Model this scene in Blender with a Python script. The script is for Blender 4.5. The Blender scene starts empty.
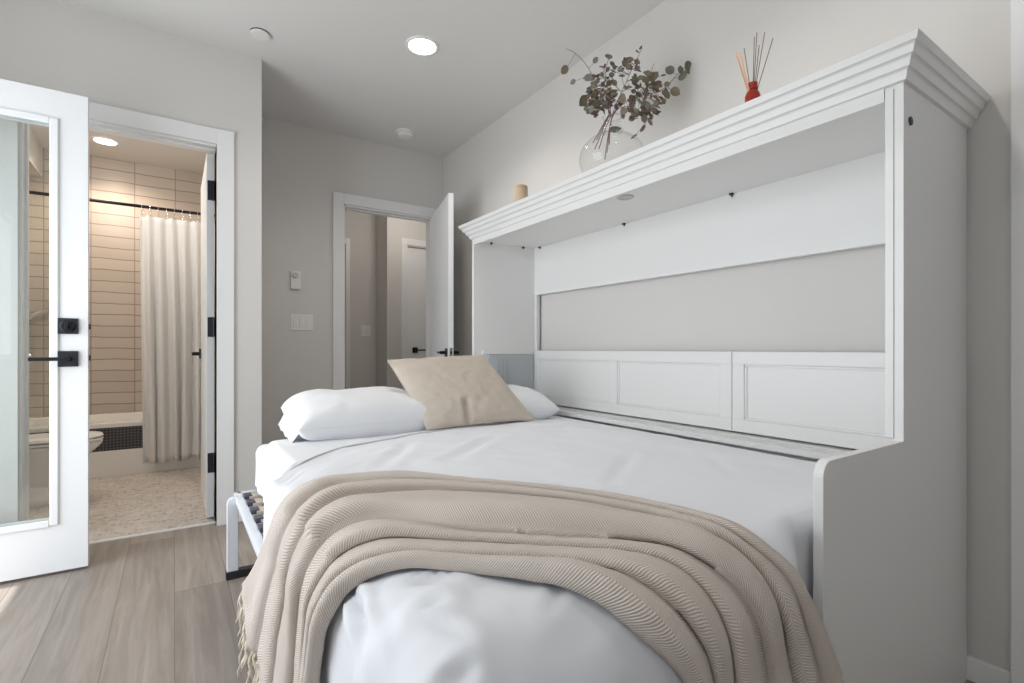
import bpy, bmesh, math, random
from mathutils import Vector, Matrix, noise
random.seed(7)
SC = bpy.context.scene
C = SC.collection
PI = math.pi

# ---------------------------------------------------------------- camera
cam_d = bpy.data.cameras.new('camera')
cam = bpy.data.objects.new('camera', cam_d); C.objects.link(cam)
YAW = 0.5917
cam.location = (0, 0, 1.0)
cam.rotation_euler = (PI/2, 0, -YAW)
cam_d.sensor_width = 36; cam_d.lens = 502.2/1024*36
cam_d.shift_y = 7.25/1024
cam_d.clip_start = 0.02
SC.camera = cam
# ---------------------------------------------------------------- world, sun, daylight, exposure
SC.view_settings.view_transform = 'Standard'
SC.view_settings.look = 'None'
SC.view_settings.gamma = 1
SC.view_settings.use_curve_mapping = False
SC.view_settings.exposure = 0.14
SC.cycles.use_denoising = True
SC.cycles.max_bounces = 10
SC.cycles.diffuse_bounces = 6
SC.cycles.glossy_bounces = 4
SC.cycles.transmission_bounces = 8
SC.cycles.transparent_max_bounces = 12
SC.cycles.caustics_reflective = False
SC.cycles.caustics_refractive = False
SC.cycles.sample_clamp_indirect = 6
w = bpy.data.worlds.new('sky'); SC.world = w; w.use_nodes = True
w.node_tree.nodes['Background'].inputs[0].default_value = (0.84, 0.92, 1.0, 1)
w.node_tree.nodes['Background'].inputs[1].default_value = 1.3

def light(name, kind, loc, energy, color=(1, 1, 1), rot=(0, 0, 0), size=None, sy=None, **kw):
    d = bpy.data.lights.new(name, kind); d.energy = energy; d.color = color
    if kind == 'AREA':
        if sy: d.shape = 'RECTANGLE'; d.size = size; d.size_y = sy
        else: d.shape = 'DISK'; d.size = size
    elif kind in ('POINT', 'SPOT') and size: d.shadow_soft_size = size
    for k, v in kw.items(): setattr(d, k, v)
    o = bpy.data.objects.new(name, d); o.location = loc; o.rotation_euler = rot; C.objects.link(o)
    return o
# daylight through the open french doors in the left wall, and fill through added unseen windows
light('daylight_french_doors', 'AREA', (-1.50, 1.95, 1.15), 42, (0.885, 0.942, 1.0), (0, -PI/2, 0), 2.1, 1.9)
light('fill_left_window', 'AREA', (-1.50, -0.35, 1.55), 3, (0.93, 0.97, 1.0), (0, -PI/2, 0), 1.2, 0.9)
light('fill_rear_window', 'AREA', (-0.55, -1.66, 1.6), 2, (0.92, 0.96, 1.0), (PI/2, 0, 0), 0.6, 1.2)
sun = light('sun', 'SUN', (-3, 3, 6), 5, (1, 0.96, 0.9))
sun.rotation_euler = Vector((0.405, -0.02, -1.0)).to_track_quat('-Z', 'Y').to_euler()
sun.data.angle = 0.01

# ---------------------------------------------------------------- materials
def mat(name, col, rough=0.5, metal=0.0, spec=0.5, noise_amt=0.0, noise_scale=8.0, bump=0.0, bump_scale=200.0, **kw):
    m = bpy.data.materials.new(name); m.use_nodes = True
    nt = m.node_tree; b = nt.nodes['Principled BSDF']
    b.inputs['Base Color'].default_value = (*col, 1); b.inputs['Roughness'].default_value = rough
    b.inputs['Metallic'].default_value = metal; b.inputs['Specular IOR Level'].default_value = spec
    tc = nt.nodes.new('ShaderNodeTexCoord')
    n = nt.nodes.new('ShaderNodeTexNoise'); n.inputs['Scale'].default_value = noise_scale; n.inputs['Detail'].default_value = 4
    nt.links.new(tc.outputs['Object'], n.inputs['Vector'])
    mx = nt.nodes.new('ShaderNodeMix'); mx.data_type = 'RGBA'
    k = 1 - noise_amt
    mx.inputs['A'].default_value = (*col, 1); mx.inputs['B'].default_value = (col[0]*k, col[1]*k, col[2]*k, 1)
    nt.links.new(n.outputs['Fac'], mx.inputs['Factor']); nt.links.new(mx.outputs['Result'], b.inputs['Base Color'])
    if bump:
        n2 = nt.nodes.new('ShaderNodeTexNoise'); n2.inputs['Scale'].default_value = bump_scale; n2.inputs['Detail'].default_value = 3
        nt.links.new(tc.outputs['Object'], n2.inputs['Vector'])
        bp = nt.nodes.new('ShaderNodeBump'); bp.inputs['Strength'].default_value = bump; bp.inputs['Distance'].default_value = 0.004
        nt.links.new(n2.outputs['Fac'], bp.inputs['Height']); nt.links.new(bp.outputs['Normal'], b.inputs['Normal'])
    for kk, v in kw.items(): b.inputs[kk.replace('_', ' ')].default_value = v
    return m
def emis(name, col, s):
    m = bpy.data.materials.new(name); m.use_nodes = True
    b = m.node_tree.nodes['Principled BSDF']
    b.inputs['Base Color'].default_value = (*col, 1)
    b.inputs['Emission Color'].default_value = (*col, 1); b.inputs['Emission Strength'].default_value = s
    return m
def math_n(nt, op, a, b=None, clamp=False):
    n = nt.nodes.new('ShaderNodeMath'); n.operation = op; n.use_clamp = clamp
    for i, x in enumerate((a, b)):
        if x is None: continue
        if isinstance(x, (int, float)): n.inputs[i].default_value = x
        else: nt.links.new(x, n.inputs[i])
    return n.outputs[0]

M = {}
M['wall'] = mat('wall_paint', (0.655, 0.635, 0.610), 0.75, noise_amt=0.02, noise_scale=3, bump=0.04, bump_scale=260)
M['ceiling'] = mat('ceiling_paint', (0.70, 0.69, 0.675), 0.85, noise_amt=0.02, noise_scale=3, bump=0.05, bump_scale=260)
M['trim'] = mat('white_trim_paint', (0.80, 0.80, 0.80), 0.35, noise_amt=0.015, noise_scale=5)
M['door'] = mat('white_door_paint', (0.82, 0.83, 0.84), 0.35, noise_amt=0.02, noise_scale=4)
M['cabinet'] = mat('white_cabinet_laminate', (0.79, 0.785, 0.77), 0.4, noise_amt=0.02, noise_scale=2.5)
M['cab_in'] = mat('pale_grey_laminate', (0.48, 0.51, 0.53), 0.4, noise_amt=0.03, noise_scale=4)
M['black'] = mat('black_metal', (0.02, 0.021, 0.025), 0.38, 0.6, noise_amt=0.2, noise_scale=30)
M['hinge'] = mat('dark_hinge_metal', (0.05, 0.055, 0.065), 0.35, 0.8, noise_amt=0.2, noise_scale=30)
M['chrome'] = mat('chrome', (0.75, 0.76, 0.77), 0.12, 1.0, noise_amt=0.02)
M['plastic'] = mat('white_plastic', (0.78, 0.77, 0.75), 0.35, noise_amt=0.02)
M['dial'] = mat('grey_dial_plastic', (0.52, 0.52, 0.51), 0.3, noise_amt=0.02)
M['steel'] = mat('white_powder_coat_steel', (0.74, 0.77, 0.82), 0.3, noise_amt=0.03, noise_scale=10)
M['rubber'] = mat('black_rubber', (0.015, 0.015, 0.017), 0.5, noise_amt=0.2)
M['cap'] = mat('charcoal_plastic_cap', (0.055, 0.06, 0.085), 0.5, noise_amt=0.2, noise_scale=20)
M['slat'] = mat('birch_slat_wood', (0.72, 0.60, 0.47), 0.55, noise_amt=0.25, noise_scale=22)
M['duvet'] = mat('white_cotton_duvet', (0.745, 0.76, 0.795), 0.9, spec=0.2, noise_amt=0.015, noise_scale=3, bump=0.12, bump_scale=26)
M['seam'] = mat('grey_hem_shade', (0.62, 0.64, 0.68), 0.9, spec=0.1, noise_amt=0.05, noise_scale=30)  # greyer white that paints the thin shade along the duvet hem
M['sheet'] = mat('white_cotton_sheet', (0.79, 0.80, 0.825), 0.9, spec=0.2, noise_amt=0.015, noise_scale=5, bump=0.1, bump_scale=20)
M['linen'] = mat('beige_linen', (0.60, 0.53, 0.455), 0.9, spec=0.15, noise_amt=0.08, noise_scale=120, bump=0.25, bump_scale=420)
M['ceramic'] = mat('white_ceramic', (0.84, 0.83, 0.80), 0.15, noise_amt=0.01)
M['curtain'] = mat('white_waffle_cloth', (0.82, 0.815, 0.80), 0.9, spec=0.2, noise_amt=0.04, noise_scale=30, bump=0.1, bump_scale=200)
M['stem'] = mat('maroon_stem', (0.20, 0.09, 0.11), 0.6, noise_amt=0.3, noise_scale=40)
M['leaf_olive'] = mat('dried_olive_leaf', (0.24, 0.20, 0.13), 0.65, noise_amt=0.45, noise_scale=35)
M['leaf_maroon'] = mat('dried_maroon_leaf', (0.20, 0.12, 0.12), 0.65, noise_amt=0.4, noise_scale=40)
M['leaf_green'] = mat('dried_grey_green_leaf', (0.20, 0.21, 0.16), 0.6, noise_amt=0.35, noise_scale=35)
M['reed_dark'] = mat('dark_reed', (0.16, 0.10, 0.07), 0.7, noise_amt=0.3, noise_scale=60)
M['reed_pale'] = mat('peach_reed', (0.72, 0.42, 0.27), 0.7, noise_amt=0.15, noise_scale=60)
M['candle'] = mat('tan_wax', (0.62, 0.40, 0.24), 0.5, noise_amt=0.3, noise_scale=14)
M['candle2'] = mat('pale_wood_sleeve', (0.62, 0.47, 0.34), 0.6, noise_amt=0.25, noise_scale=25)
M['amber'] = mat('red_amber_glass', (0.55, 0.045, 0.02), 0.08, noise_amt=0.2, noise_scale=30, Transmission_Weight=0.45, IOR=1.45)
M['concrete'] = mat('pale_deck', (0.55, 0.55, 0.53), 0.8, noise_amt=0.15, noise_scale=6)
M['lamp'] = emis('lit_lamp_lens', (1, 0.96, 0.9), 9)
M['lamp_warm'] = emis('lit_warm_lamp_lens', (1, 0.86, 0.70), 9)

def thin_glass(name, tint, refl):
    m = bpy.data.materials.new(name); m.use_nodes = True; nt = m.node_tree; nt.nodes.clear()
    out = nt.nodes.new('ShaderNodeOutputMaterial'); tr = nt.nodes.new('ShaderNodeBsdfTransparent'); gl = nt.nodes.new('ShaderNodeBsdfGlossy')
    tr.inputs[0].default_value = (*tint, 1); gl.inputs['Roughness'].default_value = 0.0
    lw = nt.nodes.new('ShaderNodeLayerWeight'); lw.inputs[0].default_value = 0.5
    fac = math_n(nt, 'ADD', math_n(nt, 'MULTIPLY', math_n(nt, 'POWER', lw.outputs['Facing'], 4.0), 0.75), 0.045)
    tc = nt.nodes.new('ShaderNodeTexCoord'); nz = nt.nodes.new('ShaderNodeTexNoise'); nz.inputs['Scale'].default_value = 1.5
    nt.links.new(tc.outputs['Object'], nz.inputs['Vector'])
    k = math_n(nt, 'MULTIPLY', fac, refl); k = math_n(nt, 'MULTIPLY', k, math_n(nt, 'ADD', math_n(nt, 'MULTIPLY', nz.outputs['Fac'], 0.1), 0.95), True)
    mx = nt.nodes.new('ShaderNodeMixShader')
    nt.links.new(k, mx.inputs[0]); nt.links.new(tr.outputs[0], mx.inputs[1]); nt.links.new(gl.outputs[0], mx.inputs[2])
    nt.links.new(mx.outputs[0], out.inputs[0]); return m
M['pane'] = thin_glass('door_pane_glass', (0.965, 0.985, 0.975), 1.7)
M['glass'] = thin_glass('clear_vase_glass', (0.97, 0.975, 0.97), 0.8)

def wood_floor():
    m = bpy.data.materials.new('grey_oak_planks'); m.use_nodes = True; nt = m.node_tree; b = nt.nodes['Principled BSDF']
    L = nt.links.new
    g = nt.nodes.new('ShaderNodeNewGeometry'); sp = nt.nodes.new('ShaderNodeSeparateXYZ'); L(g.outputs['Position'], sp.inputs[0])
    X, Y = sp.outputs[0], sp.outputs[1]
    W, LN = 0.19, 1.75
    xi = math_n(nt, 'DIVIDE', X, W); row = math_n(nt, 'FLOOR', xi); fx = math_n(nt, 'FRACT', xi)
    wn = nt.nodes.new('ShaderNodeTexWhiteNoise'); wn.noise_dimensions = '1D'; L(row, wn.inputs['W'])
    yo = math_n(nt, 'ADD', math_n(nt, 'DIVIDE', Y, LN), wn.outputs['Value']); col = math_n(nt, 'FLOOR', yo); fy = math_n(nt, 'FRACT', yo)
    wn2 = nt.nodes.new('ShaderNodeTexWhiteNoise'); wn2.noise_dimensions = '2D'
    cb = nt.nodes.new('ShaderNodeCombineXYZ'); L(row, cb.inputs[0]); L(col, cb.inputs[1]); L(cb.outputs[0], wn2.inputs['Vector'])
    # grain
    cv = nt.nodes.new('ShaderNodeCombineXYZ')
    L(math_n(nt, 'MULTIPLY', X, 34), cv.inputs[0]); L(math_n(nt, 'ADD', math_n(nt, 'MULTIPLY', Y, 2.2), math_n(nt, 'MULTIPLY', wn2.outputs['Value'], 40)), cv.inputs[1]); L(math_n(nt, 'MULTIPLY', wn2.outputs['Value'], 9), cv.inputs[2])
    gr = nt.nodes.new('ShaderNodeTexNoise'); gr.inputs['Scale'].default_value = 1.0; gr.inputs['Detail'].default_value = 6; gr.inputs['Distortion'].default_value = 0.8
    L(cv.outputs[0], gr.inputs['Vector'])
    cr = nt.nodes.new('ShaderNodeValToRGB'); e = cr.color_ramp.elements
    e[0].position = 0.32; e[0].color = (0.25, 0.218, 0.19, 1); e[1].position = 0.80; e[1].color = (0.39, 0.35, 0.312, 1)
    L(gr.outputs['Fac'], cr.inputs[0])
    tint = nt.nodes.new('ShaderNodeMix'); tint.data_type = 'RGBA'; tint.blend_type = 'MULTIPLY'; tint.inputs['Factor'].default_value = 1
    t2 = nt.nodes.new('ShaderNodeValToRGB'); e = t2.color_ramp.elements
    e[0].color = (0.74, 0.73, 0.72, 1); e[1].color = (1.12, 1.10, 1.08, 1)
    L(wn2.outputs['Value'], t2.inputs[0]); L(cr.outputs[0], tint.inputs['A']); L(t2.outputs[0], tint.inputs['B'])
    sx = math_n(nt, 'LESS_THAN', math_n(nt, 'MINIMUM', fx, math_n(nt, 'SUBTRACT', 1, fx)), 0.009)
    sy_ = math_n(nt, 'LESS_THAN', math_n(nt, 'MINIMUM', fy, math_n(nt, 'SUBTRACT', 1, fy)), 0.0011)
    seam = math_n(nt, 'MAXIMUM', sx, sy_)
    mx = nt.nodes.new('ShaderNodeMix'); mx.data_type = 'RGBA'; mx.inputs['B'].default_value = (0.13, 0.11, 0.09, 1)
    L(math_n(nt, 'MULTIPLY', seam, 0.75), mx.inputs['Factor']); L(tint.outputs['Result'], mx.inputs['A']); L(mx.outputs['Result'], b.inputs['Base Color'])
    b.inputs['Roughness'].default_value = 0.42; b.inputs['Specular IOR Level'].default_value = 0.35
    bp = nt.nodes.new('ShaderNodeBump'); bp.inputs['Strength'].default_value = 0.15; bp.inputs['Distance'].default_value = 0.002
    L(gr.outputs['Fac'], bp.inputs['Height']); L(bp.outputs[0], b.inputs['Normal'])
    return m
M['floor'] = wood_floor()

def tile_wall(axis):
    m = bpy.data.materials.new('beige_stacked_tile_' + axis); m.use_nodes = True; nt = m.node_tree; b = nt.nodes['Principled BSDF']; L = nt.links.new
    g = nt.nodes.new('ShaderNodeNewGeometry'); sp = nt.nodes.new('ShaderNodeSeparateXYZ'); L(g.outputs['Position'], sp.inputs[0])
    A = sp.outputs[0] if axis == 'x' else sp.outputs[1]; Z = sp.outputs[2]
    wob = nt.nodes.new('ShaderNodeTexNoise'); wob.inputs['Scale'].default_value = 5; L(g.outputs['Position'], wob.inputs['Vector'])
    zz = math_n(nt, 'ADD', Z, math_n(nt, 'MULTIPLY', math_n(nt, 'SUBTRACT', wob.outputs['Fac'], 0.5), 0.022))
    ua = math_n(nt, 'DIVIDE', math_n(nt, 'ADD', A, 0.304), 0.31); uz = math_n(nt, 'DIVIDE', zz, 0.1005)
    fa = math_n(nt, 'FRACT', ua); fz = math_n(nt, 'FRACT', uz)
    ga = math_n(nt, 'LESS_THAN', math_n(nt, 'MINIMUM', fa, math_n(nt, 'SUBTRACT', 1, fa)), 0.011)
    gz = math_n(nt, 'LESS_THAN', math_n(nt, 'MINIMUM', fz, math_n(nt, 'SUBTRACT', 1, fz)), 0.045)
    cb = nt.nodes.new('ShaderNodeCombineXYZ'); L(math_n(nt, 'FLOOR', ua), cb.inputs[0]); L(math_n(nt, 'FLOOR', uz), cb.inputs[1])
    wn = nt.nodes.new('ShaderNodeTexWhiteNoise'); L(cb.outputs[0], wn.inputs['Vector'])
    cr = nt.nodes.new('ShaderNodeValToRGB'); e = cr.color_ramp.elements; e[0].color = (0.47, 0.42, 0.37, 1); e[1].color = (0.55, 0.495, 0.435, 1); L(wn.outputs['Value'], cr.inputs[0])
    mx = nt.nodes.new('ShaderNodeMix'); mx.data_type = 'RGBA'; mx.inputs['B'].default_value = (0.28, 0.225, 0.185, 1)
    L(math_n(nt, 'MAXIMUM', ga, gz), mx.inputs['Factor']); L(cr.outputs[0], mx.inputs['A']); L(mx.outputs['Result'], b.inputs['Base Color'])
    b.inputs['Roughness'].default_value = 0.3
    bp = nt.nodes.new('ShaderNodeBump'); bp.inputs['Strength'].default_value = 0.25; bp.inputs['Distance'].default_value = 0.004
    L(wob.outputs['Fac'], bp.inputs['Height']); L(bp.outputs[0], b.inputs['Normal']); return m
M['tile_x'] = tile_wall('x'); M['tile_y'] = tile_wall('y')

def cells(name, scale, c0, c1, grout, gw):
    m = bpy.data.materials.new(name); m.use_nodes = True; nt = m.node_tree; b = nt.nodes['Principled BSDF']; L = nt.links.new
    g = nt.nodes.new('ShaderNodeNewGeometry')
    v = nt.nodes.new('ShaderNodeTexVoronoi'); v.inputs['Scale'].default_value = scale; L(g.outputs['Position'], v.inputs['Vector'])
    v2 = nt.nodes.new('ShaderNodeTexVoronoi'); v2.feature = 'DISTANCE_TO_EDGE'; v2.inputs['Scale'].default_value = scale; L(g.outputs['Position'], v2.inputs['Vector'])
    sp = nt.nodes.new('ShaderNodeSeparateColor'); L(v.outputs['Color'], sp.inputs[0])
    cr = nt.nodes.new('ShaderNodeValToRGB'); e = cr.color_ramp.elements; e[0].color = (*c0, 1); e[1].color = (*c1, 1); L(sp.outputs[0], cr.inputs[0])
    mx = nt.nodes.new('ShaderNodeMix'); mx.data_type = 'RGBA'; mx.inputs['B'].default_value = (*grout, 1)
    L(math_n(nt, 'LESS_THAN', v2.outputs['Distance'], gw), mx.inputs['Factor']); L(cr.outputs[0], mx.inputs['A']); L(mx.outputs['Result'], b.inputs['Base Color'])
    b.inputs['Roughness'].default_value = 0.45; return m
M['pebble'] = cells('pebble_mosaic_floor', 38, (0.36, 0.30, 0.25), (0.66, 0.61, 0.56), (0.58, 0.54, 0.49), 0.10)

def mosaic():
    m = bpy.data.materials.new('black_mosaic_tile'); m.use_nodes = True; nt = m.node_tree; b = nt.nodes['Principled BSDF']; L = nt.links.new
    g = nt.nodes.new('ShaderNodeNewGeometry'); sp = nt.nodes.new('ShaderNodeSeparateXYZ'); L(g.outputs['Position'], sp.inputs[0])
    fx = math_n(nt, 'FRACT', math_n(nt, 'DIVIDE', sp.outputs[0], 0.022)); fz = math_n(nt, 'FRACT', math_n(nt, 'DIVIDE', sp.outputs[2], 0.022))
    k = math_n(nt, 'MAXIMUM', math_n(nt, 'LESS_THAN', fx, 0.16), math_n(nt, 'LESS_THAN', fz, 0.16))
    mx = nt.nodes.new('ShaderNodeMix'); mx.data_type = 'RGBA'; mx.inputs['A'].default_value = (0.025, 0.025, 0.03, 1); mx.inputs['B'].default_value = (0.16, 0.15, 0.145, 1)
    L(k, mx.inputs['Factor']); L(mx.outputs['Result'], b.inputs['Base Color']); b.inputs['Roughness'].default_value = 0.3; return m
M['mosaic'] = mosaic()

def weave():
    m = bpy.data.materials.new('herringbone_throw'); m.use_nodes = True; nt = m.node_tree; b = nt.nodes['Principled BSDF']; L = nt.links.new
    uv = nt.nodes.new('ShaderNodeUVMap'); sp = nt.nodes.new('ShaderNodeSeparateXYZ'); L(uv.outputs[0], sp.inputs[0])
    U, V = sp.outputs[0], sp.outputs[1]
    zig = math_n(nt, 'PINGPONG', V, 0.034)
    s = math_n(nt, 'SINE', math_n(nt, 'MULTIPLY', math_n(nt, 'ADD', U, math_n(nt, 'MULTIPLY', zig, 1.1)), 2*PI/0.0050))
    t = math_n(nt, 'ADD', math_n(nt, 'MULTIPLY', s, 0.5), 0.5)
    nz = nt.nodes.new('ShaderNodeTexNoise'); nz.inputs['Scale'].default_value = 6; nz.inputs['Detail'].default_value = 3; L(uv.outputs[0], nz.inputs['Vector'])
    mx = nt.nodes.new('ShaderNodeMix'); mx.data_type = 'RGBA'; mx.inputs['A'].default_value = (0.45, 0.395, 0.35, 1); mx.inputs['B'].default_value = (0.74, 0.665, 0.60, 1)
    L(t, mx.inputs['Factor'])
    L(mx.outputs['Result'], b.inputs['Base Color'])
    b.inputs['Roughness'].default_value = 0.95; b.inputs['Specular IOR Level'].default_value = 0.1
    b.inputs['Sheen Weight'].default_value = 0.15
    bp = nt.nodes.new('ShaderNodeBump'); bp.inputs['Strength'].default_value = 0.5; bp.inputs['Distance'].default_value = 0.002
    L(t, bp.inputs['Height']); L(bp.outputs[0], b.inputs['Normal']); return m
M['throw'] = weave()
M['fringe'] = mat('cream_cotton_fringe', (0.74, 0.67, 0.57), 0.95, spec=0.1, noise_amt=0.15, noise_scale=80)

# ---------------------------------------------------------------- helpers
class MB:
    def __init__(s): s.v = []; s.f = []; s.uv = None
    def add(s, vs, fs):
        n = len(s.v); s.v += [tuple(p) for p in vs]; s.f += [tuple(i+n for i in f) for f in fs]; return s
    def box(s, x0, y0, z0, x1, y1, z1):
        x0, x1 = sorted((x0, x1)); y0, y1 = sorted((y0, y1)); z0, z1 = sorted((z0, z1))
        return s.add([(x0,y0,z0),(x1,y0,z0),(x1,y1,z0),(x0,y1,z0),(x0,y0,z1),(x1,y0,z1),(x1,y1,z1),(x0,y1,z1)],
                     [(0,3,2,1),(4,5,6,7),(0,1,5,4),(1,2,6,5),(2,3,7,6),(3,0,4,7)])
    def prism(s, pts, axis, a, b):
        # closed 2D outline extruded along axis from a to b
        n = len(pts)
        def P(p, t): return {'x': (t, p[0], p[1]), 'y': (p[0], t, p[1]), 'z': (p[0], p[1], t)}[axis]
        return s.add([P(p, a) for p in pts] + [P(p, b) for p in pts],
                     [tuple(range(n))[::-1], tuple(range(n, 2*n))] + [(i, (i+1) % n, (i+1) % n+n, i+n) for i in range(n)])
    def tube(s, pts, r, n=10, cap=True):
        pts = [Vector(p) for p in pts]; R = r if isinstance(r, (list, tuple)) else [r]*len(pts)
        vs = []; up = None
        for i, p in enumerate(pts):
            t = (pts[min(i+1, len(pts)-1)] - pts[max(i-1, 0)]).normalized()
            if up is None: up = t.orthogonal().normalized()
            up = (up - t*up.dot(t)).normalized(); sd = t.cross(up)
            for k in range(n):
                a = 2*PI*k/n; vs.append(p + (up*math.cos(a) + sd*math.sin(a))*R[i])
        fs = [(i*n+k, i*n+(k+1) % n, (i+1)*n+(k+1) % n, (i+1)*n+k) for i in range(len(pts)-1) for k in range(n)]
        if cap: fs += [tuple(range(n))[::-1], tuple(range((len(pts)-1)*n, len(pts)*n))]
        return s.add(vs, fs)
    def lathe(s, prof, c, n=32, axis='z', close=True):
        vs = []
        for (r, h) in prof:
            for k in range(n):
                a = 2*PI*k/n; x, y = r*math.cos(a), r*math.sin(a)
                vs.append({'z': (c[0]+x, c[1]+y, c[2]+h), 'y': (c[0]+x, c[1]+h, c[2]+y), 'x': (c[0]+h, c[1]+x, c[2]+y)}[axis])
        fs = [(i*n+k, i*n+(k+1) % n, (i+1)*n+(k+1) % n, (i+1)*n+k) for i in range(len(prof)-1) for k in range(n)]
        if close: fs += [tuple(range(n))[::-1], tuple(range((len(prof)-1)*n, len(prof)*n))]
        return s.add(vs, fs)

def link(name, mb, m, parent=None, off=(0, 0, 0), bevel=0.0, smooth=False, kind=None, recalc=True):
    me = bpy.data.meshes.new(name)
    o3 = Vector(off)
    me.from_pydata([Vector(p)-o3 for p in mb.v], [], mb.f)
    if recalc:
        bm = bmesh.new(); bm.from_mesh(me); bmesh.ops.recalc_face_normals(bm, faces=bm.faces[:]); bm.to_mesh(me); bm.free()
    me.materials.append(m)
    if smooth: me.polygons.foreach_set('use_smooth', [True]*len(me.polygons))
    o = bpy.data.objects.new(name, me); C.objects.link(o)
    if parent is not None: o.parent = parent
    if bevel:
        b = o.modifiers.new('bevel', 'BEVEL'); b.width = bevel; b.segments = 2; b.limit_method = 'ANGLE'; b.angle_limit = 0.6
        if not smooth:
            me.polygons.foreach_set('use_smooth', [False]*len(me.polygons))
    if kind: o['kind'] = kind
    return o
def tag(o, label, cat, group=None):
    o['label'] = label; o['category'] = cat
    if group: o['group'] = group
    return o
class Thing:
    def __init__(s, name, loc, label=None, cat=None, group=None, kind=None):
        s.o = bpy.data.objects.new(name, None); s.o.empty_display_size = 0.05; s.o.location = loc; C.objects.link(s.o); s.loc = loc
        if label: s.o['label'] = label
        if cat: s.o['category'] = cat
        if group: s.o['group'] = group
        if kind: s.o['kind'] = kind
    def part(s, name, mb, m, parent=None, label=None, **kw):
        o = link(name, mb, m, parent or s.o, s.loc, **kw)
        if label: o['label'] = label
        return o
def solo(name, mb, m, loc, label, cat, group=None, **kw):
    o = link(name, mb, m, None, loc, **kw); o.location = loc; return tag(o, label, cat, group)
def S(name, mb, m, **kw): return link(name, mb, m, kind='structure', **kw)

# ---------------------------------------------------------------- room shell
XR, YB, YJ, XJ, ZC, XL, YN = 2.0, 4.085, 3.293, 0.428, 2.71, -1.27, -1.5
S('floor', MB().box(-1.45, -1.62, -0.06, 3.4, 3.36, 0).box(0.37, 3.36, -0.06, 3.4, 6.2, 0), M['floor'])
S('floor_bathroom', MB().box(-1.45, 3.352, -0.06, 0.37, 5.9, 0.003), M['pebble'])
S('trim_17', MB().box(-0.615, 3.335, 0, 0.196, 3.36, 0.006), M['trim'])
S('ceiling', MB().box(-1.45, -1.62, ZC, 3.4, 6.2, ZC+0.1), M['ceiling'])
S('wall_right', MB().box(XR, 0.39, 0, XR+0.12, YB+0.115, ZC).box(XR, -1.62, 0, XR+0.12, -0.45, ZC).box(XR, -0.45, 2.16, XR+0.12, 0.39, ZC), M['wall'])
S('wall_back', MB().box(XJ, YB, 0, 1.121, YB+0.115, ZC).box(1.893, YB, 0, XR, YB+0.115, ZC).box(1.121, YB, 2.155, 1.893, YB+0.115, ZC), M['wall'])
S('wall_bathroom', MB().box(-1.45, YJ, 0, -0.615, YJ+0.125, ZC).box(0.196, YJ, 0, XJ, YJ+0.125, ZC).box(-0.615, YJ, 2.155, 0.196, YJ+0.125, ZC), M['wall'])
S('wall_side', MB().box(0.31, YJ+0.125, 0, XJ, 5.9, ZC), M['wall'])
S('wall_left', MB().box(XL-0.15, 2.985, 0, XL, YJ, ZC).box(XL-0.15, 1.10, 2.17, XL, 2.985, ZC).box(XL-0.15, 0.50, 0, XL, 1.10, ZC)
  .box(XL-0.15, -0.85, 0, XL, 0.15, 0.9).box(XL-0.15, -0.85, 2.25, XL, 0.15, ZC).box(XL-0.15, -1.62, 0, XL, -0.85, ZC).box(XL-0.15, 0.15, 0, XL, 0.5, ZC), M['wall'])
S('wall_rear', MB().box(XL, -1.62, 0, -0.9, YN, ZC).box(-0.2, -1.62, 0, XR, YN, ZC).box(-0.9, -1.62, 0, -0.2, YN, 0.9).box(-0.9, -1.62, 2.3, -0.2, YN, ZC), M['wall'])
S('wall_bathroom_back', MB().box(-1.45, 5.77, 0, 0.31, 5.9, ZC), M['tile_x'])
S('wall_bathroom_left', MB().box(-1.45, 3.418, 0, -1.30, 5.77, ZC), M['tile_y'])
S('wall_bathroom_soffit', MB().box(-1.30, 3.9, 2.455, -0.93, 5.77, ZC), M['wall'])
S('wall_hall_left', MB().box(0.98, YB+0.115, 0, 1.06, 6.1, ZC), M['wall'])
S('wall_hall_back', MB().box(1.62, 5.66, 0, 1.923, 5.8, ZC).box(1.06, 5.66, 2.16, 1.62, 5.8, ZC).box(1.923, 5.30, 0, 2.15, 5.8, ZC).box(2.86, 5.30, 0, 3.4, 5.8, ZC).box(2.15, 5.30, 2.155, 2.86, 5.8, ZC), M['wall'])
S('wall_hall_right', MB().box(3.3, YB+0.115, 0, 3.4, 5.30, ZC), M['wall'])
S('wall_hall_front', MB().box(XR, YB, 0, 3.4, YB+0.115, ZC), M['wall'])

def casing(name, x0, x1, z1, y, w=0.085, t=0.018, jamb=0.125, header=None, stop=None):
    """flat white casing and jamb lining round an opening in a wall facing -Y"""
    hd = header or w
    mb = MB().box(x0-w, y-t, 0, x0, y, z1+hd).box(x1, y-t, 0, x1+w, y, z1+hd).box(x0, y-t, z1, x1, y, z1+hd)
    o = S(name, mb, M['trim'], bevel=0.002)
    j = MB().box(x0, y, 0, x0+0.012, y+jamb, z1).box(x1-0.002, y, 0, x1+0.004, y+jamb, z1).box(x0, y, z1-0.012, x1, y+jamb, z1)
    s_ = y+0.05
    j.box(x0+0.012, s_, 0, x0+0.022, s_+0.03, z1-0.012).box(x0, s_, z1-0.022, x1, s_+0.03, z1-0.012)
    jo = link('jamb', j, M['trim'], o)
    return o
casing('trim_1', -0.615, 0.198, 2.155, YJ)
casing('trim_2', 1.121, 1.893, 2.155, YB)
S('door_6', MB().box(1.065, 5.70, 0.01, 1.618, 5.74, 2.158), M['door'])
S('trim_3', MB().box(1.575, 5.64, 0, 1.62, 5.66, 2.225).box(1.06, 5.64, 2.16, 1.575, 5.66, 2.225), M['trim'], bevel=0.002)
casing('trim_4', 2.15, 2.86, 2.155, 5.30, w=0.07, jamb=0.1)
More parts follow.
